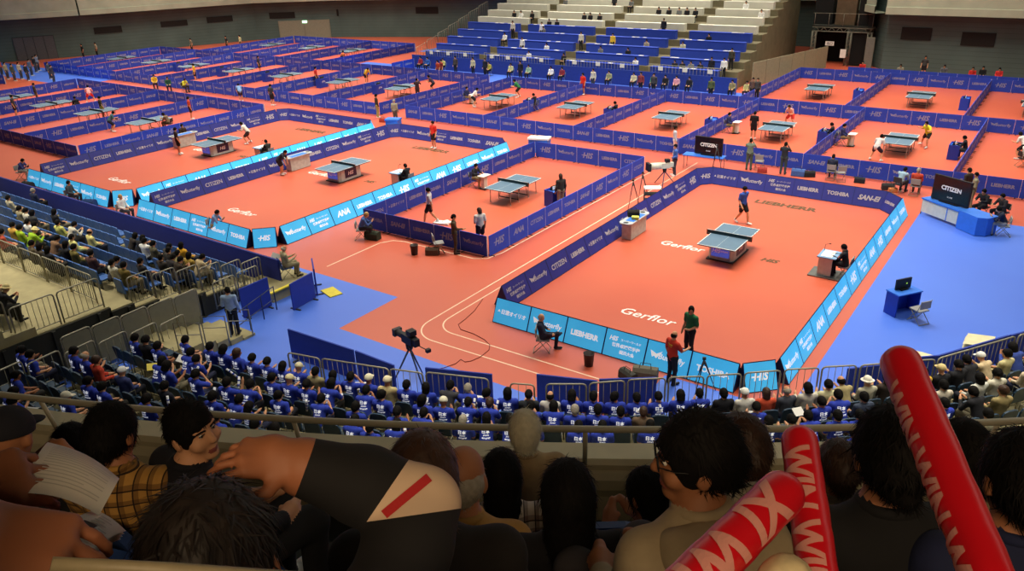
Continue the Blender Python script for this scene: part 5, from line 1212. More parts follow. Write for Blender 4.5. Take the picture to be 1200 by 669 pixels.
# heads seen in the photo: px, py, top, hair, hair colour, pose
HD = []
def heads(x0, y0, s, rows):
    for r in rows: HD.append((x0 + r[0] / s, y0 + r[1] / s) + tuple(r[2:]))
T_ = SHIRT
heads(0, 380, 6.69, [(115, 320, T_, 'short', None, 'sitturn'), (40, 275, T_, 'short'), (75, 390, T_, 'short', None, 'sitturn'), (495, 275, T_, 'short', None, 'sitturn'), (700, 225, T_, 'ring', HAIR_GR), (715, 350, (200, 70, 50), 'short', HAIR_BR, 'sitturn'), (890, 375, (60, 70, 120), 'cap', WT), (780, 430, T_, 'short', None, 'sitturn'), (680, 500, T_, 'short'), (980, 130, T_, 'short')])
heads(150, 380, 6.69, [(475, 130, T_, 'short'), (195, 205, T_, 'short'), (235, 310, T_, 'bob'), (360, 330, T_, 'bob'), (370, 245, T_, 'short'), (475, 290, T_, 'short', None, 'sitread'), (640, 255, T_, 'bob'), (520, 415, T_, 'short', None, 'sithead'), (770, 200, T_, 'bob', HAIR_BR, 'sitturn'), (850, 200, T_, 'short'), (885, 270, T_, 'short'), (935, 255, T_, 'bob'), (250, 510, (28, 30, 44), 'short'), (755, 445, T_, 'short', None, 'sitarm'), (640, 560, T_, 'short'), (765, 550, T_, 'short'), (985, 200, T_, 'short'), (90, 200, (34, 34, 44), 'short', None, 'sitread')])
heads(290, 400, 6.69, [(145, 85, (50, 60, 60), 'short'), (185, 150, T_, 'cap', (206, 196, 160)), (365, 130, (150, 140, 104), 'short'), (440, 195, T_, 'bob'), (550, 230, T_, 'short', None, 'sithead'), (672, 165, T_, 'short', HAIR_BR, 'sitturn'), (815, 165, T_, 'cap', (226, 220, 190)), (770, 215, T_, 'short', None, 'sitread'), (692, 255, T_, 'short', None, 'sitturn'), (490, 275, T_, 'short', HAIR_BR, 'sithead'), (340, 240, T_, 'short', HAIR_GR), (290, 300, T_, 'cap', (216, 204, 160)), (400, 355, T_, 'short'), (125, 305, T_, 'short', None, 'sitturn'), (205, 350, T_, 'bob'), (145, 485, T_, 'short', None, 'sitturn'), (875, 515, T_, 'short'), (15, 130, T_, 'short'), (275, 165, (70, 84, 70), 'short', HAIR_GR, 'sitturn')])
heads(440, 420, 6.69, [(530, 155, (60, 60, 66), 'short'), (585, 235, T_, 'grey', HAIR_GR), (650, 205, T_, 'bob'), (512, 280, T_, 'short', None, 'sitturn'), (700, 305, T_, 'bob'), (330, 262, T_, 'short'), (610, 390, T_, 'short'), (515, 430, T_, 'cap', (226, 220, 196)), (140, 415, T_, 'short'), (690, 475, T_, 'short', HAIR_GR), (868, 372, T_, 'short', HAIR_BR), (880, 280, (40, 44, 50), 'short'), (945, 195, T_, 'bob', HAIR_BR), (880, 505, T_, 'bob'), (215, 150, (196, 180, 130), 'cap', (226, 216, 180))])
heads(630, 430, 7.43, [(355, 175, T_, 'bob'), (550, 165, T_, 'short'), (625, 165, T_, 'short', None, 'sitturn'), (725, 115, T_, 'short'), (722, 212, T_, 'short'), (305, 245, (200, 196, 190), 'ring'), (135, 272, T_, 'short'), (75, 382, T_, 'bob'), (305, 342, BK, 'short'), (240, 450, T_, 'grey', HAIR_GR), (510, 375, T_, 'short'), (740, 362, T_, 'short'), (735, 285, T_, 'bob'), (920, 222, T_, 'bob'), (945, 268, T_, 'short'), (985, 352, T_, 'short'), (980, 462, (110, 90, 70), 'short', HAIR_BR), (1095, 178, T_, 'bob'), (1165, 140, BK, 'short'), (1115, 240, T_, 'short'), (-90, 190, BK, 'short'), (-30, 420, T_, 'short')])
heads(840, 400, 6.08, [(145, 255, (222, 218, 206), 'cap', (236, 234, 226)), (305, 220, (214, 84, 54), 'bob', HAIR_BR), (540, 275, (206, 200, 184), 'bob'), (705, 320, (210, 204, 160), 'short'), (820, 170, (176, 160, 114), 'ring'), (970, 250, (190, 184, 160), 'hat', (230, 226, 210)), (1000, 275, (60, 50, 44), 'bob'), (240, 372, (70, 74, 84), 'ring', HAIR_GR), (330, 485, T_, 'short'), (510, 412, T_, 'short', None, 'sitread'), (722, 445, T_, 'short', None, 'sitread'), (895, 408, T_, 'short'), (1000, 372, T_, 'short', None, 'sitread'), (450, 565, T_, 'short'), (575, 570, T_, 'short'), (800, 565, T_, 'short'), (990, 535, T_, 'short')])
heads(980, 400, 6.69, [(300, 140, (170, 176, 150), 'short'), (350, 250, (210, 166, 60), 'short'), (420, 345, (190, 178, 140), 'ring', HAIR_GR), (235, 270, BK, 'bob'), (480, 300, (150, 150, 130), 'grey', HAIR_GR)])
heads(1050, 370, 5.15, [(435, 245, (40, 40, 44), 'short'), (475, 190, (214, 190, 150), 'cap', (230, 228, 220)), (625, 182, (60, 80, 160), 'bob'), (618, 278, (200, 190, 140), 'short', None, 'sitturnl'), (745, 182, (176, 170, 130), 'short'), (345, 355, BK, 'cap', (206, 186, 130)), (410, 312, BK, 'short'), (465, 342, (90, 80, 60), 'bob'), (675, 368, (206, 200, 180), 'short'), (560, 425, (200, 200, 190), 'bob'), (765, 45, (150, 40, 50), 'short', None, 'sitturnl'), (700, 515, (150, 134, 90), 'short', HAIR_BR, 'sitturnl'), (300, 435, (200, 190, 170), 'short'), (500, 475, BK, 'short'), (315, 315, (170, 160, 120), 'short'), (740, 120, T_, 'short'), (770, 300, (206, 190, 160), 'short')])
occ = {}
def to_row(px, py):
    best = None
    for k in range(12):
        r, z = nrow(k); p = at(px, py, z + 1.17); a, rr = npol(p[0], p[1])
        e = abs(rr - (r + .42))
        if best is None or e < best[0]: best = (e, k, a)
    return best[1], best[2]
PITCH_A = .54
def slot(k, a): r = nrow(k)[0] + .36; return round((a - A0) * r / PITCH_A)
def slot_a(k, s): r = nrow(k)[0] + .36; return A0 + s * PITCH_A / r
CN = {T_: 'blue printed T-shirt', BK: 'black top', WT: 'white top'}
def cname(c):
    if c in CN: return CN[c]
    r, g, b = c; s = max(c) - min(c)
    if s < 30: return 'dark top' if max(c) < 90 else 'grey top' if max(c) < 180 else 'white top'
    if b >= max(r, g): return 'navy top'
    if r > 180 and g < 110: return 'orange red top'
    if r > 140 and g < 80: return 'dark red top'
    if r > 190 and g > 150 and b < 90: return 'yellow top'
    if g > r: return 'green grey top'
    return 'beige top' if r > 130 else 'brown top'
HN = {'cap': 'a cap', 'hat': 'a hat', 'ring': 'a bald crown', 'grey': 'grey hair', 'bob': 'long dark hair', 'short': 'short dark hair'}
PN = {'sit': 'seated upright', 'sitback': 'leaning back', 'sitlean': 'leaning forward', 'sitturn': 'turned to one side', 'sitturnl': 'turned aside', 'sitread': 'looking down', 'sithead': 'hand at the head', 'sitarm': 'arm raised'}
for h in HD:
    k, a = to_row(h[0], h[1]); s = slot(k, a)
    for d in (0, 1, -1, 2, -2):
        if (k, s + d) not in occ: s += d; break
    else: continue
    occ[(k, s)] = (h[2], h[3], h[4] if len(h) > 4 else None, h[5] if len(h) > 5 else RN.choice(['sit', 'sit', 'sitlean', 'sitread']), None)
# the rows nearer the rail, partly hidden behind the upper tier
for k in range(1, 13):
    n = slot(k, A1)
    for s in range(0, n):
        if (k, s) in occ: continue
        p = npt(slot_a(k, s), nrow(k)[0] + .4, nrow(k)[1] + 1.1); v = p - CAM; d = v @ _fw; x = 600 + FPX * (v @ _r2) / d; y = 334.5 - FPX * (v @ _u2) / d
        if x < -20 or x > 1215 or y > 515: continue
        if y < 465 or (470 < x < 530 and y < 470): pr = .0
        elif x < 860: pr = .62
        else: pr = .4
        if 735 < x < 860 and y < 495: pr = .25
        if RN.random() < pr * .8:
            c = T_ if (x < 860 or RN.random() < .5) else RN.choice([BK, (190, 184, 160), (150, 140, 110), (60, 70, 90)])
            occ[(k, s)] = (c, RN.choice(['short', 'short', 'bob', 'short', 'cap' if RN.random() < .2 else 'short']), None, RN.choice(['sit', 'sit', 'sitlean', 'sitread', 'sitturn']), None)
seen_slots = 0
for (k, s), (c, hk, hc, po, _) in occ.items():
    r, z = nrow(k); a = slot_a(k, s); p = npt(a, r + .36, z); rz = a + PI / 2 + RN.uniform(-.12, .12)
    if hk in ('cap', 'hat') and hc is None: hc = (206, 200, 180)
    lab = '%s spectator, %s, %s row, %s seat of near stand' % (cname(c), HN[hk], ordn(k + 1), ordn(s + 1))
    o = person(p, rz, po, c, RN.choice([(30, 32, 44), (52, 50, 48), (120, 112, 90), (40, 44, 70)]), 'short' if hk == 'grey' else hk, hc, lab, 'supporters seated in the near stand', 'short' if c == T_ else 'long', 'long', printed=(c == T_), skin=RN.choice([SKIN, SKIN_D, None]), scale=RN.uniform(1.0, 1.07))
    o.children[0].scale = (1.14, 1.12, 1.1)
for k in range(0, 13):
    for s in range(0, slot(k, A1)):
        a = slot_a(k, s); p = npt(a, nrow(k)[0] + .36, nrow(k)[1]); q = p + np.array([0, 0, .7]); v = q - CAM; d = v @ _fw; x = 600 + FPX * (v @ _r2) / d; y = 334.5 - FPX * (v @ _u2) / d
        if x < -10 or x > 1210 or y > 512: continue
        if (k, s) not in occ and ((455 < x < 500 and y < 478) or (760 < x < 850 and y < 478) or (215 < x < 300 and y < 420)): continue      # stairs
        if k == 0 and (k, s) not in occ and RN.random() < .6: continue
        if seen_slots >= 240: break
        seen_slots += 1
        tip_seat(p, a + PI / 2, 'dark teal tip-up seat, %s row, %s place of near stand' % (ordn(k + 1), ordn(s + 1)))
# noise clappers: white and blue printed sticks held up in the stand
STICKM = [mat('white clapper', (222, 224, 232), .5), mat('blue print', (60, 80, 190), .5)]
mb = MB(); mb.cyl((0, 0, 0), (0, 0, .5), .032, None, 8, 0); mb.cyl((0, 0, .1), (0, 0, .16), .0325, None, 8, 1); mb.cyl((0, 0, .24), (0, 0, .3), .0325, None, 8, 1); mb.cyl((0, 0, .38), (0, 0, .42), .0325, None, 8, 1); _clap = mb.mesh('clapper_stick', STICKM)
CLP = ((499, 462), (502, 455), (328, 410), (302, 415), (366, 457), (471, 486), (478, 490), (560, 458), (576, 478), (258, 452), (780, 478), (885, 482), (225, 430), (178, 455), (205, 462), (272, 450), (400, 455), (580, 460), (735, 470), (930, 478))
CLO = sorted(range(len(CLP)), key=lambda i: CLP[i][0])
for i, (px, py) in enumerate(CLP):
    k, a = to_row(px, py - 6); p = npt(a, nrow(k)[0] + .62, nrow(k)[1] + .62)
    o = obj('clapper_stick', _clap, None, p); o.rotation_euler = (RN.uniform(-.5, .5), RN.uniform(-.6, .6), 0); tag(o, 'white and blue clapper stick, %s from the left of those in the near stand' % ordn(CLO.index(i) + 1), 'clapper')
for i, (px, py, rzz) in enumerate(((426, 433, .3), (418, 440, .5), (164, 421, .9), (203, 410, .2), (565, 450, .4), (557, 470, .1), (1113, 428, .4), (20, 472, .5), (950, 481, .3), (885, 479, .1))):
    k, a = to_row(px, py); p = npt(a, nrow(k)[0] + .02, nrow(k)[1] + .78); mb = MB(); mb.box((0, 0, 0), (.3, .22, .012), 0)
    o = mb.build('paper_sheet', mat('yellow leaflet', (226, 210, 90), .7) if i == 2 else PAPER, None, p); o.rotation_euler = (.6, .1, a + PI / 2 + rzz); tag(o, '%s leaflet held up in the near stand, %s from the left' % ('yellow' if i == 2 else 'white', ordn([7, 6, 3, 4, 8, 9, 10, 1, 2, 5][i])), 'leaflet')
# stairs through the near stand
def stairs(px, py, k0, k1, label, wd=1.1):
    a = npol(*at(px, py, 1.0)[:2])[0]; mb = MB()
    for k in range(k0, k1):
        r, z = nrow(k)
        for h in range(2): c = npt(a, r + ROW_D * (.25 + .5 * h), z + ROW_H * .25 * (1 + 2 * h) - .08); mb.box((c[0], c[1], c[2]), (ROW_D * .5, wd, .16 + .02 * h), 0, a)
    struct(mb.build('floor_stairs', BEIGE))
stairs(478, 458, 0, 7, 'x'); stairs(812, 460, 0, 8, 'x')
# ------------------------------------------------------------------ left stand: straight rows along the left of the hall
LY, LZ, LD, LH = -12.0, .3, .84, .2
def lrow(k): return LY - LD * k, LZ + LH * k
mb = MB()
for k in range(7): y, z = lrow(k); mb.box((-30.3, y - LD / 2, z / 2), (33.8, LD, z), 0)
WZ = lrow(6)[1] + .15; mb.box((-30.3, -18.9, WZ / 2), (33.8, 2.2, WZ), 0)
for k in range(5): mb.box((-30.3, -20.0 - .85 * (k + .5), (WZ + .25 * (k + 1)) / 2), (33.8, .85, WZ + .25 * (k + 1)), 0)
struct(mb.build('floor_left_stand', BEIGE))
mb = MB(); mb.box((-31.5, -11.78, .62), (37.5, .08, 1.24), 0); o = mb.build('long_blue_fence', mat('deep blue fabric fence', (38, 48, 128), .75, .05)); tag(o, 'long deep blue fabric fence before the left stand', 'fence')
mb = MB()
for k in range(7): y, z = lrow(k); mb.box((-13.36, y - LD / 2, z / 2 - .03), (.06, LD, z), 0); mb.box((-13.3, y - .2, z / 2 - .05), (.08, .1, z), 0)
mb.box((-13.36, -20.5, WZ / 2 - .03), (.06, 5.4, WZ), 0)
for i in range(4): mb.box((-13.3, -18.2 - 1.4 * i, WZ / 2 - .05), (.1, .1, WZ), 0)
struct(mb.build('wall_stand_side', DARKC))
# benches of single blue seats
a = MB(); a.box((0, .02, .4), (.46, .38, .05), 0); b = MB(); b.extrude([(-.235, 0), (.235, 0), (.235, .46), (.2, .5), (-.2, .5), (-.235, .46)], (0, -.2, .3), (1, 0, 0), (0, -.1, 1), (0, -.05, 0), 0)
_LS = (a.mesh('seat', [SEATB]), b.mesh('backrest', [SEATB])); c = MB(); c.cyl((0, -.12, 0), (0, -.12, .4), .05, None, 6); _LSf = c.mesh('seat_post', [STEEL])
gaps = [[(-17.2, -16.5), (-21.9, -21.2), (-27.6, -26.9), (-33, -32.3)], [(-15.3, -14.6), (-20.4, -19.7), (-24.6, -23.9), (-30, -29.3)]]
lseat = 0
for k in range(6):
    y, z = lrow(k); n = 0; x = -14.2
    while x > -38:
        v = np.array([x, y, z + .6]) - CAM; d = v @ _fw; px = 600 + FPX * (v @ _r2) / d
        if not any(g0 < x < g1 for g0, g1 in gaps[k % 2]) and px > -8:
            n += 1; t = empty('bench_seat', (x, y - .5, z)); obj('seat', _LS[0], t); obj('backrest', _LS[1], t); obj('seat_post', _LSf, t)
            tag(t, 'blue seat, %s row of left stand, %s from the stair end' % (ordn(k + 1), ordn(n)), 'seat'); lseat += 1
        x -= .5
for k in range(2):
    for i in range(12):
        t = empty('bench_seat', (-14.6 - .5 * i, -20.35 - .85 * k, WZ + .25 * (k + 1))); obj('seat', _LS[0], t); obj('backrest', _LS[1], t); tag(t, 'blue seat behind the left stand walkway, %s row, %s from side wall' % (ordn(k + 1), ordn(i + 1)), 'seat')
# posts with pale caps at the row ends (aisle fronts)
def lhead(px, py):
    best = None
    for k in range(7):
        y, z = lrow(k); q = hit_plane(px, py, (0, y - .42, 0), (0, 1, 0)); e = abs(q[2] - (z + 1.17))
        if best is None or e < best[0]: best = (e, k, q[0])
    return best[1], best[2]
LHD = [(x / 6.69, 210 + y / 6.69, c, h) for x, y, c, h in ((270, 112, (44, 50, 76), 'grey'), (95, 165, (190, 180, 150), 'short'), (130, 215, (150, 140, 110), 'short'), (190, 238, (206, 200, 180), 'short'), (260, 265, (60, 60, 60), 'bob'), (295, 308, (70, 64, 60), 'bob'), (95, 325, (206, 160, 70), 'short'), (25, 375, (170, 70, 50), 'short'), (140, 372, (160, 190, 40), 'short'), (460, 290, BK, 'bob'), (470, 330, (206, 206, 110), 'short'), (515, 372, (206, 200, 180), 'short'), (325, 375, WT, 'short'), (245, 440, (150, 190, 40), 'hat'), (280, 470, (70, 60, 50), 'bob'), (275, 512, (90, 80, 60), 'short'), (400, 472, (120, 90, 66), 'short'), (365, 525, BK, 'bob'), (600, 480, (210, 206, 130), 'short'), (725, 445, (216, 206, 130), 'ring'), (685, 555, (90, 60, 60), 'short'), (820, 580, (70, 70, 80), 'short'), (575, 562, (110, 100, 50), 'short'), (520, 540, BK, 'bob'))]
LHD += [(130 + x / 6.69, 240 + y / 6.69, c, h) for x, y, c, h in ((280, 297, WT, 'short'), (335, 305, (90, 86, 66), 'short'), (225, 380, (40, 40, 46), 'short'), (410, 305, (60, 56, 50), 'short'), (415, 347, BK, 'bob'), (465, 337, (60, 56, 50), 'short'), (525, 352, (206, 196, 130), 'short'), (455, 387, (50, 46, 50), 'short'), (600, 367, (170, 140, 60), 'bob'), (575, 432, (60, 50, 40), 'short'), (640, 432, (50, 44, 40), 'bob'), (685, 447, (200, 180, 140), 'short'), (540, 287, (226, 170, 40), 'bob'), (125, 492, (120, 104, 50), 'short'), (250, 522, (206, 204, 190), 'short'), (760, 532, (60, 54, 50), 'short'))]
locc = {}
for px, py, c, h in LHD:
    k, x = lhead(px, py); x = min(round(x / .56) * .56, -14.2)
    while any((k, q) in locc for q in (x, round(x, 3))): x -= .56
    x = round(x, 3)
    locc[(k, x)] = 1; y, z = lrow(k)
    person((x, y - .5, z), RN.uniform(-.2, .2), RN.choice(['sit', 'sitlean', 'sitback', 'sit']), c, RN.choice([(52, 50, 48), (40, 44, 60), (120, 112, 90)]), 'short' if h == 'grey' else h, HAIR_GR if h == 'grey' else (216, 200, 140) if h in ('cap', 'hat') else None, '%s spectator, %s, %s row of left stand, %s from stairs' % (cname(c), HN[h], ordn(k + 1), ordn(round((-13.4 - x) / .5))), 'spectators seated in the left stand', 'long', 'long')
for i, (x, y, c, h) in enumerate(((60, 12, BR, 'short'), (92, 45, (150, 140, 100), 'short'), (130, 45, (90, 74, 56), 'bob'), (170, 100, (80, 66, 44), 'short'), (232, 120, (44, 40, 40), 'short'), (335, 140, (40, 40, 46), 'hat'))):
    z = WZ + .25; q = at(x / 6.67, 300 + y / 6.67, z + 1.15)
    person((q[0], -20.45, z), RN.uniform(-.2, .2), 'sitlean' if i % 2 else 'sit', c, (50, 48, 44), h, (214, 196, 140) if h == 'hat' else None, '%s spectator, %s, behind left stand walkway, %s from far end' % (cname(c), HN[h], ordn(i + 1)), None, 'long', 'long')
# walkway and side railings of the left stand
for i in range(12): bar_rail((-14.0 - 1.6 * i, -17.85), (-15.5 - 1.6 * i, -17.85), WZ, .95, 'grey bar railing along the walkway of the left stand, %s from the side wall' % ordn(i + 1), gap=.14)
steps_z = [(LY - LD * k, LZ + LH * k) for k in range(7)]
for k in range(6): y, z = lrow(k); bar_rail((-13.5, y - .02), (-13.5, y - LD + .02), z, 1.0, 'grey bar railing on stair side of the left stand, %s row' % ordn(k + 1), gap=.13)
for i in range(3): bar_rail((-13.5, -17.9 - 1.35 * i), (-13.5, -19.15 - 1.35 * i), WZ + (.0 if i < 2 else .3), 1.0, 'grey bar railing on the side wall by the walkway, %s from the stairs' % ordn(i + 1), gap=.15)
# grey boards and rails along the side wall of the near stand
BOARDG = mat('grey infill board', (124, 122, 104), .6, .06)
SIDE = [(-12.9 + .1 * i, -15.2 - 1.25 * i) for i in range(8)]
for i in range(6):
    a, b = (-12.75 + .06 * i, -15.2 - .93 * i), (-12.7 + .06 * i, -16.09 - .93 * i); z = .06 + .07 * i
    if i < 5: bar_rail(a, b, z, 1.36, 'grey solid board railing along the side wall of the near stand, %s from the floor' % ordn(i + 1), 'board_rail', solid=BOARDG)
for i in range(7): bar_rail((-11.9 + .1 * i, -16.3 - 1.0 * i), (-11.8 + .1 * i, -17.2 - 1.0 * i), .15 + .17 * i, 1.0, 'grey bar railing at the left end of near stand, %s row' % ordn(i + 1), gap=.2)
for i in range(2): bar_rail((-13.2, -12.4 - 1.0 * i), (-13.2, -13.3 - 1.0 * i), .15, 1.0, 'grey bar gate at the foot of the left stand, %s from the platform' % ordn(i + 1), gap=.12)
# platform with yellow edge, its screens, cameraman and usher
mb = MB(); mb.box((-13.0, -11.75, .2), (1.7, 1.9, .4), 0); struct(mb.build('floor_platform', BEIGE)); YEL = mat('yellow edge strip', (222, 204, 60), .6)
mb = MB(); mb.box((-12.12, -11.85, .42), (.12, 1.9, .05), 0); o = struct(mb.build('trim_3', YEL))
mb = MB(); mb.box((-11.0, -10.95, .02), (.8, .5, .04), 0, -.3); tag(mb.build('yellow_step', YEL), 'yellow step on the blue floor beside the fence end', 'step')
p = at(342, 334, .4); sitter(0, 0, -20, 'sitread', (176, 166, 130), (150, 140, 110), 'person in beige jacket seated on the yellow edged platform reading a sheet', 'blue', 'ring', HAIR_WH, loc=(-12.75, -11.5, 0), z=.4)
mb = MB(); mb.box((0, 0, 0), (.36, .26, .012), 0); o = mb.build('paper_sheet', PAPER, None, (-13.15, -11.55, 1.2)); o.rotation_euler = (1.0, .2, .3); tag(o, 'white sheet held beside the person in beige jacket on the platform', 'sheet')
blue_screen((-12.0, -12.9), (-12.0, -14.1), 1.1, 'blue fabric screen at the foot of the platform stairs'); blue_screen((-11.15, -11.6), (-11.0, -12.75), 1.0, 'blue fabric screen standing on the blue floor by the platform'); blue_screen((-12.1, -10.75), (-11.2, -11.45), 1.05, 'blue fabric screen beside the seated person on the platform')
for i in range(3):
    t = [(-11.6 + .25 * i, -13.0 - .75 * i, 0), (-11.6 + .25 * i, -13.0 - .75 * i, .9), (-11.35 + .25 * i, -13.75 - .75 * i, .9), (-11.35 + .25 * i, -13.75 - .75 * i, 0)]
    mb = MB(); mb.tube(t, .022, 6); mb.tube([(t[0][0], t[0][1], .45), (t[2][0], t[2][1], .45)], .016, 6); tag(mb.build('stair_rail', mat('dark blue rail', (46, 58, 92), .5)), 'dark two bar railing down to the blue floor, %s piece from the platform' % ordn(i + 1), 'railing')
mb = MB()
for k in range(6): mb.box((-11.6 - .05 * k, -14.9 - .45 * k, .04 + .05 * k), (1.9, .45, .08 + .1 * k), 0)
struct(mb.build('floor_entry_steps', BEIGE))
for i in range(3):
    a0 = (-10.6, -14.8 - .9 * i, .25 + .15 * i); mb = MB(); mb.tube([(a0[0], a0[1], a0[2] - .2), (a0[0], a0[1], a0[2] + .75), (a0[0], a0[1] - .8, a0[2] + 1.08), (a0[0], a0[1] - .8, a0[2] + .1)], .022, 6); mb.tube([(a0[0], a0[1], a0[2] + .35), (a0[0], a0[1] - .8, a0[2] + .68)], .016, 6); tag(mb.build('stair_rail', CHROME), 'sloping grey handrail by the usher steps, %s from the floor' % ordn(i + 1), 'railing')
person((-10.95, -15.2, .18), D(40), 'turn', (150, 176, 210), (26, 28, 40), 'short', None, 'usher in light blue shirt and dark trousers on the entry steps', None, 'long', 'long')
# ------------------------------------------------------------------ upper tier in front of the camera: rail, parapet, steps
UC, URAD = circle3((1.21, -25.78), (6.8, -22.97), (10.19, -20.64))
def upol(x, y): return math.atan2(y - UC[1], x - UC[0]), math.hypot(x - UC[0], y - UC[1])
def upt(a, r, z=0.0): return np.array([UC[0] + r * math.cos(a), UC[1] + r * math.sin(a), z])
UA0, UA1 = upol(-4.0, -28.2)[0], upol(14.5, -16.8)[0]
RAILM = mat('warm grey rail paint', (196, 186, 162), .45, .06); PARA = mat('warm grey parapet', (206, 194, 160), .7, .1, 2); PARA_D = mat('dark parapet shade', (40, 36, 30), .9)
def sweep(name, prof, m, smooth=False):
    mb = MB(); n = 48; k = len(prof)
    for i in range(n + 1):
        a = UA0 + (UA1 - UA0) * i / n
        mb.v += [tuple(upt(a, URAD + r, z)) for r, z in prof]
    for i in range(n):
        for j in range(k - 1): mb.f.append((i * k + j, (i + 1) * k + j, (i + 1) * k + j + 1, i * k + j + 1)); mb.m.append(0); mb.sm.append(smooth)
    return struct(mb.build(name, m))
sweep('wall_parapet', [(-.42, 5.3), (-.42, 7.12), (-.38, 7.17), (-.12, 7.17), (-.08, 7.12), (-.08, 7.06), (-.06, 7.04), (-.02, 6.98), (-.02, 6.86), (-.08, 6.78), (-.12, 6.7), (-.12, 6.2)], PARA)
mb = MB(); mb.tube([upt(UA0 + (UA1 - UA0) * i / 60, URAD, 7.6) for i in range(61)], .034, 12)
rl = mb.build('hand_rail', RAILM)
tag(rl, 'long warm grey handrail pipe along the parapet of the upper tier', 'railing')
for px, py in ((-110, 470), (48, 466), (188, 478), (345, 489), (510, 499), (686, 503), (855, 501), (1010, 497), (1170, 494), (1320, 486)):
    a = upol(*at(px, py, 7.6)[:2])[0]; mb = MB(); mb.cyl(upt(a, URAD - .1, 7.12), upt(a, URAD, 7.6), .024, None, 10); obj('rail_post', mb.mesh('rail_post', [RAILM]), rl)
DROW = [(5.6, 6.45), (4.75, 7.0), (3.95, 7.5), (3.2, 8.0), (2.45, 8.5), (1.75, 9.0), (1.0, 9.5), (.15, 10.0)]
ca, crr = upol(CAM[0], CAM[1])
mb = MB(); n = 40; offs = [6.3, 5.25, 4.5, 3.75, 2.95, 2.2, 1.45, .65, -.2]
for j in range(8):
    z = 6.45 if j == 0 else 6.5 + .5 * j; z0 = 5.2 if j == 0 else (6.45 if j == 1 else 6.0 + .5 * j)
    for i in range(n):
        a, b = UA0 + (UA1 - UA0) * i / n, UA0 + (UA1 - UA0) * (i + 1) / n; r, r2 = crr - offs[j], crr - offs[j + 1]
        mb.quad(upt(a, r, z), upt(b, r, z), upt(b, r2, z), upt(a, r2, z)); mb.quad(upt(a, r, z0), upt(b, r, z0), upt(b, r, z), upt(a, r, z))
struct(mb.build('floor_upper_tier', DARKC))
def fz(j): return 6.45 if j == 0 else 6.5 + .5 * j
FACE = 0.6276
DKS = mat('dark blue seat', (40, 66, 120), .5, .06)
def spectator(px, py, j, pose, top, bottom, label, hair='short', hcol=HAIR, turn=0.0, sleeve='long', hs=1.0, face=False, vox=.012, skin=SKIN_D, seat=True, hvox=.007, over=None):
    P = dict(POSE[pose]); P.update(over or {})
    pr, g, Rm = body_prims(P, sleeve, 'long', face=face)
    rz = FACE + turn; z = fz(j)
    h = at(px, py, z + g['head'][2]); off = rot_z(rz) @ g['head']
    loc = (h[0] - off[0], h[1] - off[1], z)
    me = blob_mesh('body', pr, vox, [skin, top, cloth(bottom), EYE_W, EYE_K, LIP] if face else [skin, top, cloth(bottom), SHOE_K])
    o = obj('person', me, None, loc, rz)
    if hair:
        hm = blob_mesh('hair', hair_prims(hair), hvox, [hcol], .0007 if hair not in ('cap', 'hat') else 0, int(px))
        if hair not in ('cap', 'hat'): hm = add_strands(hm, 3200 if hair != 'ring' else 900, .036 if hair in ('short', 'grey', 'bob') else .05 if hair == 'long' else .02, .002, int(px), lift=.15 if hair in ('long', 'bob') else .3, face=face)
        q = obj('cap' if hair in ('cap', 'hat') else 'hair', hm, o, g['head']); q.rotation_euler = Matrix(Rm.tolist()).to_euler(); q.scale = (hs,) * 3
    if hair not in ('long', 'bob'):
        nk, ch = g['neck'], g['chest']; c0 = nk + (nk - ch) * .07; mbc = MB(); ux = np.array([1.0, 0, 0]); uy = np.array([0, 1.0, -.25])
        mbc.tube([c0 + .068 * (math.cos(2 * PI * i / 18) * ux + .95 * math.sin(2 * PI * i / 18) * uy) for i in range(19)], .016, 8); mbc.build('collar', [top], o)
    if face:
        Lf = lambda x, y, z: g['head'] + Rm @ np.array([x, y, z])
        for sx in (-1, 1):
            e = MB(); e.lathe((0, 0, 0), [(.0001, -.0065)] + [(.0085 * math.cos(t), .0065 * math.sin(t)) for t in (-1, -.5, 0, .5, 1)] + [(.0001, .0065)], 12, 0); e.lathe((0, 0, .0), [(.0045, .0058), (.0042, .0072), (.0001, .0074)], 10, 1)
            q = obj('eye', e.mesh('eye', [EYE_W, EYE_K]), o, Lf(sx * .031, .0815, .012)); q.rotation_euler = (Matrix(Rm.tolist()) @ Matrix.Rotation(-PI / 2 - sx * 0, 3, 'X')).to_euler()
            e = MB(); e.tube([Lf(sx * .014, .0955, .031), Lf(sx * .032, .094, .036), Lf(sx * .05, .084, .032)], .0032, 6); e.build('eyebrow', HAIR, o)
            e = MB(); e.tube([Lf(sx * .018, .091, .017), Lf(sx * .031, .093, .0195), Lf(sx * .044, .087, .017)], .002, 5); e.build('eyelash', EYE_K, o)
    tag(o, label, 'person')
    if seat: tip_seat(loc, rz, 'blue tip-up seat under the ' + ' '.join(label.split()[:10]), DKS)
    return o, g, Rm, loc, rz
PLAID = checked('yellow plaid shirt', (176, 130, 62), (84, 54, 26), (24, 16, 14), .055)
CHECK = checked('white check shirt', (190, 176, 160), (84, 60, 60), (24, 18, 22), .05)
spectator(615, 506, 3, 'sit', cloth((168, 142, 104)), (60, 56, 50), 'white haired person in beige shirt right behind the handrail', 'grey', HAIR_WH, hs=1.12)
spectator(588, 556, 4, 'sit', CHECK, (40, 38, 40), 'person with long black hair in white checked shirt', 'long', HAIR)
spectator(665, 580, 5, 'sit', cloth((20, 18, 22)), (24, 24, 28), 'person with long black hair in black jacket', 'long', HAIR, hs=1.02)
o, g, Rm, loc, rz = spectator(543, 560, 5, 'sit', cloth((166, 128, 70)), (40, 38, 36), 'balding older person in tan vest', 'ring', HAIR_GR, turn=-.25)
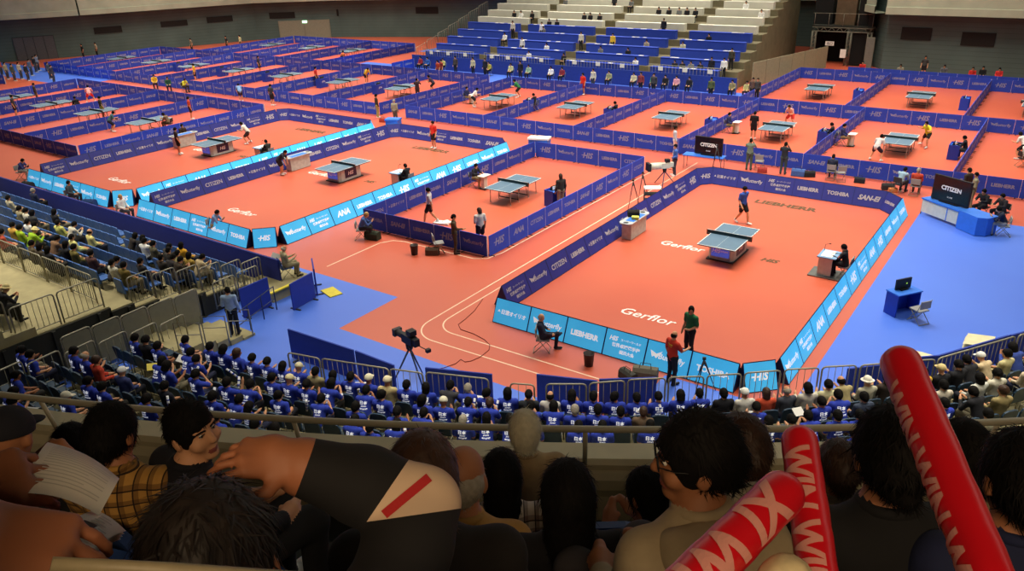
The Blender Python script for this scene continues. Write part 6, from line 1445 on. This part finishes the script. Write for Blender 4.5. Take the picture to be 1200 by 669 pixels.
spectator(496, 560, 6, 'sit', cloth((30, 26, 26)), (30, 28, 30), 'person with dark brown hair before the balding person in tan vest', 'bob', HAIR_BR, over=dict(hr=(-.1, .2, 0)))
spectator(133, 506, 5, 'sit', PLAID, (40, 40, 50), 'black haired person in yellow plaid shirt', 'short', HAIR, turn=-.1, over=dict(hr=(-.2, .1, 0)))
spectator(86, 524, 4, 'sit', cloth((24, 24, 28)), (26, 26, 30), 'dark haired person half hidden behind the plaid shirted person', 'short', HAIR)
spectator(12, 512, 5, 'sitlean', cloth((36, 36, 40)), (70, 66, 44), 'person in dark hooded jacket at the left end of the upper tier', 'cap', cloth((26, 26, 34)))
boy = spectator(226, 504, 5, 'sit', cloth((20, 20, 28)), (26, 26, 30), 'boy in dark jacket turned round with his face visible', 'short', HAIR, turn=-.7, face=True, vox=.008, over=dict(hr=(-1.35, -.05, .1)), skin=SKIN)
spectator(248, 666, 7, 'sit', cloth((34, 28, 24)), (30, 30, 30), 'person with thinning black hair seen close from behind', 'short', mat('thinning black hair', (30, 22, 18), .6, .35, 30), turn=.05, hs=.97, skin=SKIN_B, seat=False)
o, g, Rm, loc, rz = spectator(815, 536, 6, 'sit', cloth((164, 146, 116)), (60, 56, 60), 'young person in grey beige hoodie with glasses turned to the left', 'short', HAIR, turn=.45, face=True, vox=.008, hs=1.03, over=dict(hr=(1.05, .08, 0)), skin=SKIN_D)
hood = blob_mesh('hood', [cap((-.12, -.06, 1.0), (.12, -.06, 1.0), .06, .06, 0, .05), cap((-.1, -.13, .98), (.1, -.13, .98), .06, .06, 0, .05), cap((-.07, -.16, .9), (.07, -.16, .9), .05, .05, 0, .05), cap((-.13, -.02, .99), (-.06, .1, .93), .04, .03, 0, .04), cap((.13, -.02, .99), (.06, .1, .93), .04, .03, 0, .04)], .009, [cloth((160, 142, 112))])
obj('hood', hood, o)
mb = MB(); Lh = lambda x, y, z: g['head'] + Rm @ np.array([x, y, z])
for s in (-1, 1):
    mb.tube([Lh(s * .033 + .022 * math.cos(q * PI / 6), .1, .012 + .019 * math.sin(q * PI / 6)) for q in range(13)], .0018, 5); mb.tube([Lh(s * .056, .098, .016), Lh(s * .082, .06, .018), Lh(s * .084, -.01, .01)], .0018, 5)
mb.tube([Lh(-.012, .103, .015), Lh(.012, .103, .015)], .0018, 5); mb.build('glasses', BLACK, o)
o, g, Rm, loc, rz = spectator(868, 522, 5, 'sit', cloth((160, 142, 112)), (50, 46, 44), 'person in beige hood behind the young person with glasses', 'short', HAIR_BR, over=dict(hr=(.5, .15, 0)))
obj('hood', hood, o)
spectator(758, 580, 4, 'sitlean', cloth((40, 52, 120)), (30, 30, 36), 'long haired person in blue shirt leaning to one side', 'long', HAIR, turn=.4, over=dict(hr=(.3, .5, .2)))
spectator(1042, 532, 6, 'sit', cloth((16, 15, 18)), (22, 22, 24), 'broad person in black jacket among the red balloon sticks', 'short', HAIR, hs=1.02)
spectator(982, 546, 4, 'sit', mat('striped knit', (120, 110, 96), .9, .3, 40), (40, 40, 44), 'brown haired person in striped knit shirt', 'short', HAIR_BR, hs=1.02)
spectator(1127, 530, 5, 'sit', cloth((122, 110, 84)), (60, 56, 50), 'black haired person in beige jacket behind the tallest balloon stick', 'bob', HAIR)
o, g, Rm, loc, rz = spectator(1196, 560, 6, 'sit', cloth((22, 28, 60)), (26, 26, 34), 'black haired person in navy top with white marks at the right edge', 'short', HAIR)
mb = MB()
for a, b, wd, ht in ((-.0, .1, .2, .012), (-.0, -.08, .2, .012), (-.1, .01, .012, .19), (.1, .01, .012, .19)): mb.box((a, 0, b), (wd, .004, ht), 0)
mb.text('N', (0, -.001, .02), (1, 0, 0), (0, 0, 1), .12, .12, 0, .2); q = mb.build('shirt_print', PAPER, o, (-.12, -.125, .78)); q.rotation_euler = (0.05, 0, -.3)
# extra seats in view of the lens
EMP = [45, 345, 385, 655, 700, 742, 930]
for px, py, j in ((45, 640, 6), (345, 640, 6), (385, 620, 6), (700, 575, 4), (742, 580, 4), (930, 600, 5), (655, 655, 6)):
    p = at(px, py, fz(j) + .85); tip_seat((p[0], p[1], fz(j)), FACE, 'empty blue tip-up seat in the upper tier, %s from the left of the empty ones' % ordn(EMP.index(px) + 1), DKS)
# --------------------------------------------------------------- arm in black sleeve with white and red band
S = at_range(425, 790, 1.2); E_ = at_range(496, 590, 1.3); W = at_range(343, 543, 1.28); K = at_range(268, 530, 1.25)
JB = mat('black jersey', (18, 16, 18), .85); JW = mat('cream jersey band', (196, 168, 142), .85); JR = mat('red stripe', (170, 34, 36), .85)
d = (W - E_) / np.linalg.norm(W - E_); up_ = (S - E_) / np.linalg.norm(S - E_)
neck = at_range(560, 860, 1.05); pel = at_range(500, 1100, 1.4)
pr = [cap(W - d * .02, mid(W, E_, .55), .046, .06, 1, .02), cap(mid(W, E_, .55), E_, .06, .056, 2, .02), cap(E_, mid(E_, S, .265), .056, .063, 2, .02), cap(mid(E_, S, .265), S, .063, .085, 1, .03), cap(S, neck, .1, .1, 1, .06), cap(neck, pel, .15, .16, 1, .06), cap(W + d * -.005, W + d * .03, .034, .036, 0, .01)]
nrm = _u2 * .75 - _fw * .65
S1, S2 = np.cross(ray(474, 546), ray(436, 602)), np.cross(ray(440, 610), ray(524, 598)); S1 /= np.linalg.norm(S1); S2 /= np.linalg.norm(S2)      # the slanting seams of the band
S1 *= np.sign((W - CAM) @ S1); S2 *= np.sign((S - CAM) @ S2)
pr += hand_prims(W, K - W, nrm, -1, [.7, .8, .9, 1.0], .84, 0, .002) + [cap(W - d * .05, W + (K - W) / np.linalg.norm(K - W) * .02, .027, .026, 0, .01)]
hd = neck + np.array([0, 0, -.02]) + _r2 * .15 - _u2 * .05
pr += [ell(hd, (.085, .1, .11), 0, .03)]
def arm_paint(C, mi):
    sl = (mi == 1) | (mi == 2); wh = ((C - CAM) @ S1 < 0) & ((C - CAM) @ S2 < 0)
    mi = np.where(sl, np.where(wh, 2, 1), mi); nr = np.linalg.norm(C - W, axis=1) < .22
    return np.where(nr, np.where((C - W + d * .02) @ d > 0, 0, np.where(mi == 0, 1, mi)), mi)
arm = obj('person', blob_mesh('body', pr, .0045, [SKIN_B, JB, JW, JB], cuts=[(W - d * .02, d), (CAM, S1), (CAM, S2)], paint=arm_paint))
tag(arm, 'person in black jersey reaching an arm out, cream and red band at the elbow', 'person')
mb = MB(); pts = []
c0, c1 = mid(W, E_, .8), mid(E_, S, .02); 
bv = BVHTree.FromPolygons([v.co[:] for v in arm.data.vertices], [p.vertices[:] for p in arm.data.polygons])
def stripe(pa, pb, wpx, n=14):
    vs = []
    for i in range(n + 1):
        x, y = pa[0] + (pb[0] - pa[0]) * i / n, pa[1] + (pb[1] - pa[1]) * i / n; tx, ty = pb[0] - pa[0], pb[1] - pa[1]; L = math.hypot(tx, ty)
        for s in (-1, 1):
            r_ = ray(x - ty / L * s * wpx / 2, y + tx / L * s * wpx / 2); r_ /= np.linalg.norm(r_); h = bv.ray_cast(Vector(CAM), Vector(r_))
            vs.append(np.array(h[0]) - r_ * .003 if h[0] else None)
    m = MB()
    for i in range(n):
        q = vs[2 * i:2 * i + 4]
        if all(k is not None for k in q): m.quad(q[0], q[2], q[3], q[1])
    return m
stripe((450, 603), (503, 559), 11).build('red_stripe', JR, arm)
# --------------------------------------------------------------- hands holding the programme at the left edge
W2 = at_range(-40, 622, 1.05); K2 = at_range(40, 640, 1.02); E2 = at_range(-150, 585, .85)
pr = hand_prims(W2, K2 - W2, _u2 * .8 - _fw * .6, 1, [.5, .55, .6, .65], 1.1, 0, .003) + [cap(E2, W2, .045, .032, 0, .02)]
W1 = at_range(-70, 582, 1.2); K1 = at_range(0, 563, 1.18); E1 = at_range(-230, 660, .95)
pr += hand_prims(W1, K1 - W1, _u2 * .5 - _fw * .8, 1, [.9, .95, 1, 1.05], .95, 0, .003, .02) + [cap(E1, W1, .043, .03, 0, .02)]
sh2 = at_range(-420, 900, .75)
pr += [cap(E2, sh2, .05, .07, 1, .03), cap(E1, at_range(-520, 860, .95), .05, .07, 1, .03), cap(sh2, at_range(-520, 860, .95), .11, .11, 1, .05), cap(mid(sh2, at_range(-520, 860, .95), .5), mid(sh2, at_range(-520, 860, .95), .5) - np.array([0, 0, .5]), .15, .17, 1, .05), ell(mid(sh2, at_range(-520, 860, .95), .5) + np.array([0, 0, .3]), (.085, .1, .12), 0, .03), cap(mid(sh2, at_range(-520, 860, .95), .5), mid(sh2, at_range(-520, 860, .95), .5) + np.array([0, 0, .22]), .055, .05, 0, .03)]
ph = obj('person', blob_mesh('body', pr, .0055, [SKIN_B, cloth((40, 38, 44))])); tag(ph, 'person at the left edge whose two hands hold the printed programme', 'person')
def sheet(px4, rngs, label, name, bend=.03, dec=None, thick=0):
    c = [at_range(x, y, r) for (x, y), r in zip(px4, rngs)]; mb = MB(); n = 10; nr = np.cross(c[1] - c[0], c[3] - c[0]); nr /= np.linalg.norm(nr)
    Pq = lambda u, v: (c[0] * (1 - u) + c[1] * u) * (1 - v) + (c[3] * (1 - u) + c[2] * u) * v - nr * bend * math.sin(PI * v) * .6 - nr * bend * .3 * math.sin(PI * u)
    vs = [Pq(i / n, j / n) for j in range(n + 1) for i in range(n + 1)]
    mb.add(vs, [(j * (n + 1) + i, j * (n + 1) + i + 1, (j + 1) * (n + 1) + i + 1, (j + 1) * (n + 1) + i) for j in range(n) for i in range(n)], 0, True)
    if thick:
        for q in range(1, 4): mb.add([v + nr * thick * q * (1 if nr @ (c[2] - CAM) > 0 else -1) for v in vs], [(j * (n + 1) + i, j * (n + 1) + i + 1, (j + 1) * (n + 1) + i + 1, (j + 1) * (n + 1) + i) for j in range(n) for i in range(n)], 0, True)
    sg = -1 if nr @ _fw > 0 else 1
    for (u0, v0_, u1, v1_, m) in [(a_, b_ + (d_ - b_) * q / 4, c_, b_ + (d_ - b_) * (q + 1) / 4, e_) for a_, b_, c_, d_, e_ in dec or [] for q in range(4)]:
        k = 6; v0, v1 = v0_, v1_
        for i in range(k):
            ua, ub = u0 + (u1 - u0) * i / k, u0 + (u1 - u0) * (i + 1) / k
            mb.quad(*[Pq(*q) + (CAM - Pq(*q)) * .004 for q in ((ua, v0), (ub, v0), (ub, v1), (ua, v1))], m)
    o = mb.build(name, [mat('printed paper', (238, 230, 214), .8, .03), mat('grey print', (206, 198, 182), .8), mat('dark print', (58, 50, 44), .8)]); return tag(o, label, 'paper')
dec = [(.1, .1 + .045 * i, .1 + .8 * (1 if i % 3 else .7), .112 + .045 * i, 1) for i in range(18)] + [(.9, .04, .97, .1, 2)]
sheet([(56, 518), (140, 561), (116, 604), (17, 577)], [1.3, 1.27, 1.15, 1.16], 'white printed sheet held up by the hand at the left edge', 'paper_sheet', .03, dec)
dec = [(.3, .1 + .09 * i, .3 + .4 * (1 if i % 2 else .7), .13 + .09 * i, 1) for i in range(4)] + [(.2, .45, .55, .86, 2)] + [(.62, .5 + .08 * i, .85, .53 + .08 * i, 1) for i in range(5)]
sheet([(112, 597), (148, 622), (106, 646), (52, 628)], [1.18, 1.16, 1.06, 1.06], 'thick open booklet with a dark picture held below the white sheet', 'booklet', .008, dec, .004)
mb = MB(); mb.tube([at_range(60, 661, .93), at_range(200, 667, .94), at_range(420, 682, .96)], .0075, 10); tag(mb.build('near_rail', mat('pale worn rail', (140, 128, 100), .5, .15, 30)), 'pale worn rail close below the hands at the bottom edge', 'railing')
# --------------------------------------------------------------- red balloon sticks
REDB = mat('glossy red balloon foil', (196, 18, 30), .28, .06, 6, spec=.6, bump=.05); PINK = mat('pale pink lettering', (206, 140, 128), .5, .03)
def finer(V, Fc, cuts=4):
    bm = bmesh.new(); vs = [bm.verts.new((x, y, 0)) for x, y in V]
    for f in Fc:
        try: bm.faces.new([vs[i] for i in f])
        except ValueError: pass
    bmesh.ops.triangulate(bm, faces=bm.faces[:])
    for _ in range(3):
        e = [q for q in bm.edges if q.calc_length() > .12]
        if not e: break
        bmesh.ops.subdivide_edges(bm, edges=e, cuts=1); bmesh.ops.triangulate(bm, faces=bm.faces[:])
    bm.verts.index_update()
    r = np.array([(v.co.x, v.co.y) for v in bm.verts]), [tuple(v.index for v in f.verts) for f in bm.faces]
    bm.free(); return r
def balloon(p0, p1, r, text, ang, label, size=.06, lead=.1, start=None):
    p0, p1 = np.array(p0), np.array(p1); L = np.linalg.norm(p1 - p0); ax = (p1 - p0) / L
    f = CAM - (p0 + p1) / 2; f -= ax * (f @ ax); f /= np.linalg.norm(f); s = np.cross(f, ax)      # s: towards picture left or right
    mb = MB(); n = 28; prof = [(.001, 0)] + [(r * math.sin(q * PI / 12), r * .9 * (1 - math.cos(q * PI / 12))) for q in range(1, 7)] + [(r * (1 + .02 * math.sin(t * 2.2)), r * .9 + (L - 1.8 * r) * t / 14) for t in range(1, 14)] + [(r * math.sin(q * PI / 12), L - r * .9 * (1 - math.cos(q * PI / 12))) for q in range(6, 0, -1)] + [(.001, L)]
    vs = [p0 + ax * z + (rr * (1 + .012 * math.sin(5 * k * 2 * PI / n + z * 30))) * (math.cos(2 * PI * k / n) * f + math.sin(2 * PI * k / n) * s) for rr, z in prof for k in range(n)]
    mb.add(vs, [(i * n + k, i * n + (k + 1) % n, (i + 1) * n + (k + 1) % n, (i + 1) * n + k) for i in range(len(prof) - 1) for k in range(n)], 0, True)
    o = mb.build('balloon_stick', REDB); mb = MB(); V, Fc = letters(text, .12, .035); V, Fc = finer(V, Fc)
    h = V[:, 1].max(); P = []
    for a, b in V:
        z = lead + a / h * size; t = ang + (b / h - .5) * size / r
        P.append(p0 + ax * z + (r * 1.05) * (math.cos(t) * f + math.sin(t) * s))
    mb.add(P, Fc, 0); mb.build('lettering', PINK, o)
    return tag(o, label, 'balloon stick')
sgn = 1
def bst(t0, r0, t1, r1, *a, **k): return balloon(at_range(*t0, r0), at_range(*t1, r1), *a, **k)
bst((1050, 412), 1.78, (1178, 725), 1.45, .039, 'WIN WIN WIN', -1.05, 'tallest red balloon stick, beside the black jacketed person', .05, .1)
bst((935, 503), 1.85, (966, 730), 1.6, .038, 'WIN WIN', -.25, 'middle red balloon stick with pale lettering, upright beside brown hair', .055, .07)
bst((928, 566), 1.62, (760, 735), 1.35, .043, 'XI WIN', .05, 'lowest red balloon stick, leaning across the beige hoodie', .082, .07)
k = at_range(920, 690, 1.5)
cu = blob_mesh('cream_shape', [ell(k, (.05, .05, .065), 0), ell(k - np.array([0, 0, .06]), (.056, .056, .03), 0, .03)], .008, [mat('cream fabric', (206, 188, 146), .9, .08, 60)], .0008, 5); tag(obj('cream_shape', cu), 'cream rounded shape low between the two balloon sticks', 'cap')  # cream rounded shape, not identified
print('THINGS', len([o for o in bpy.data.objects if 'category' in o]), 'OBJECTS', len(bpy.data.objects))
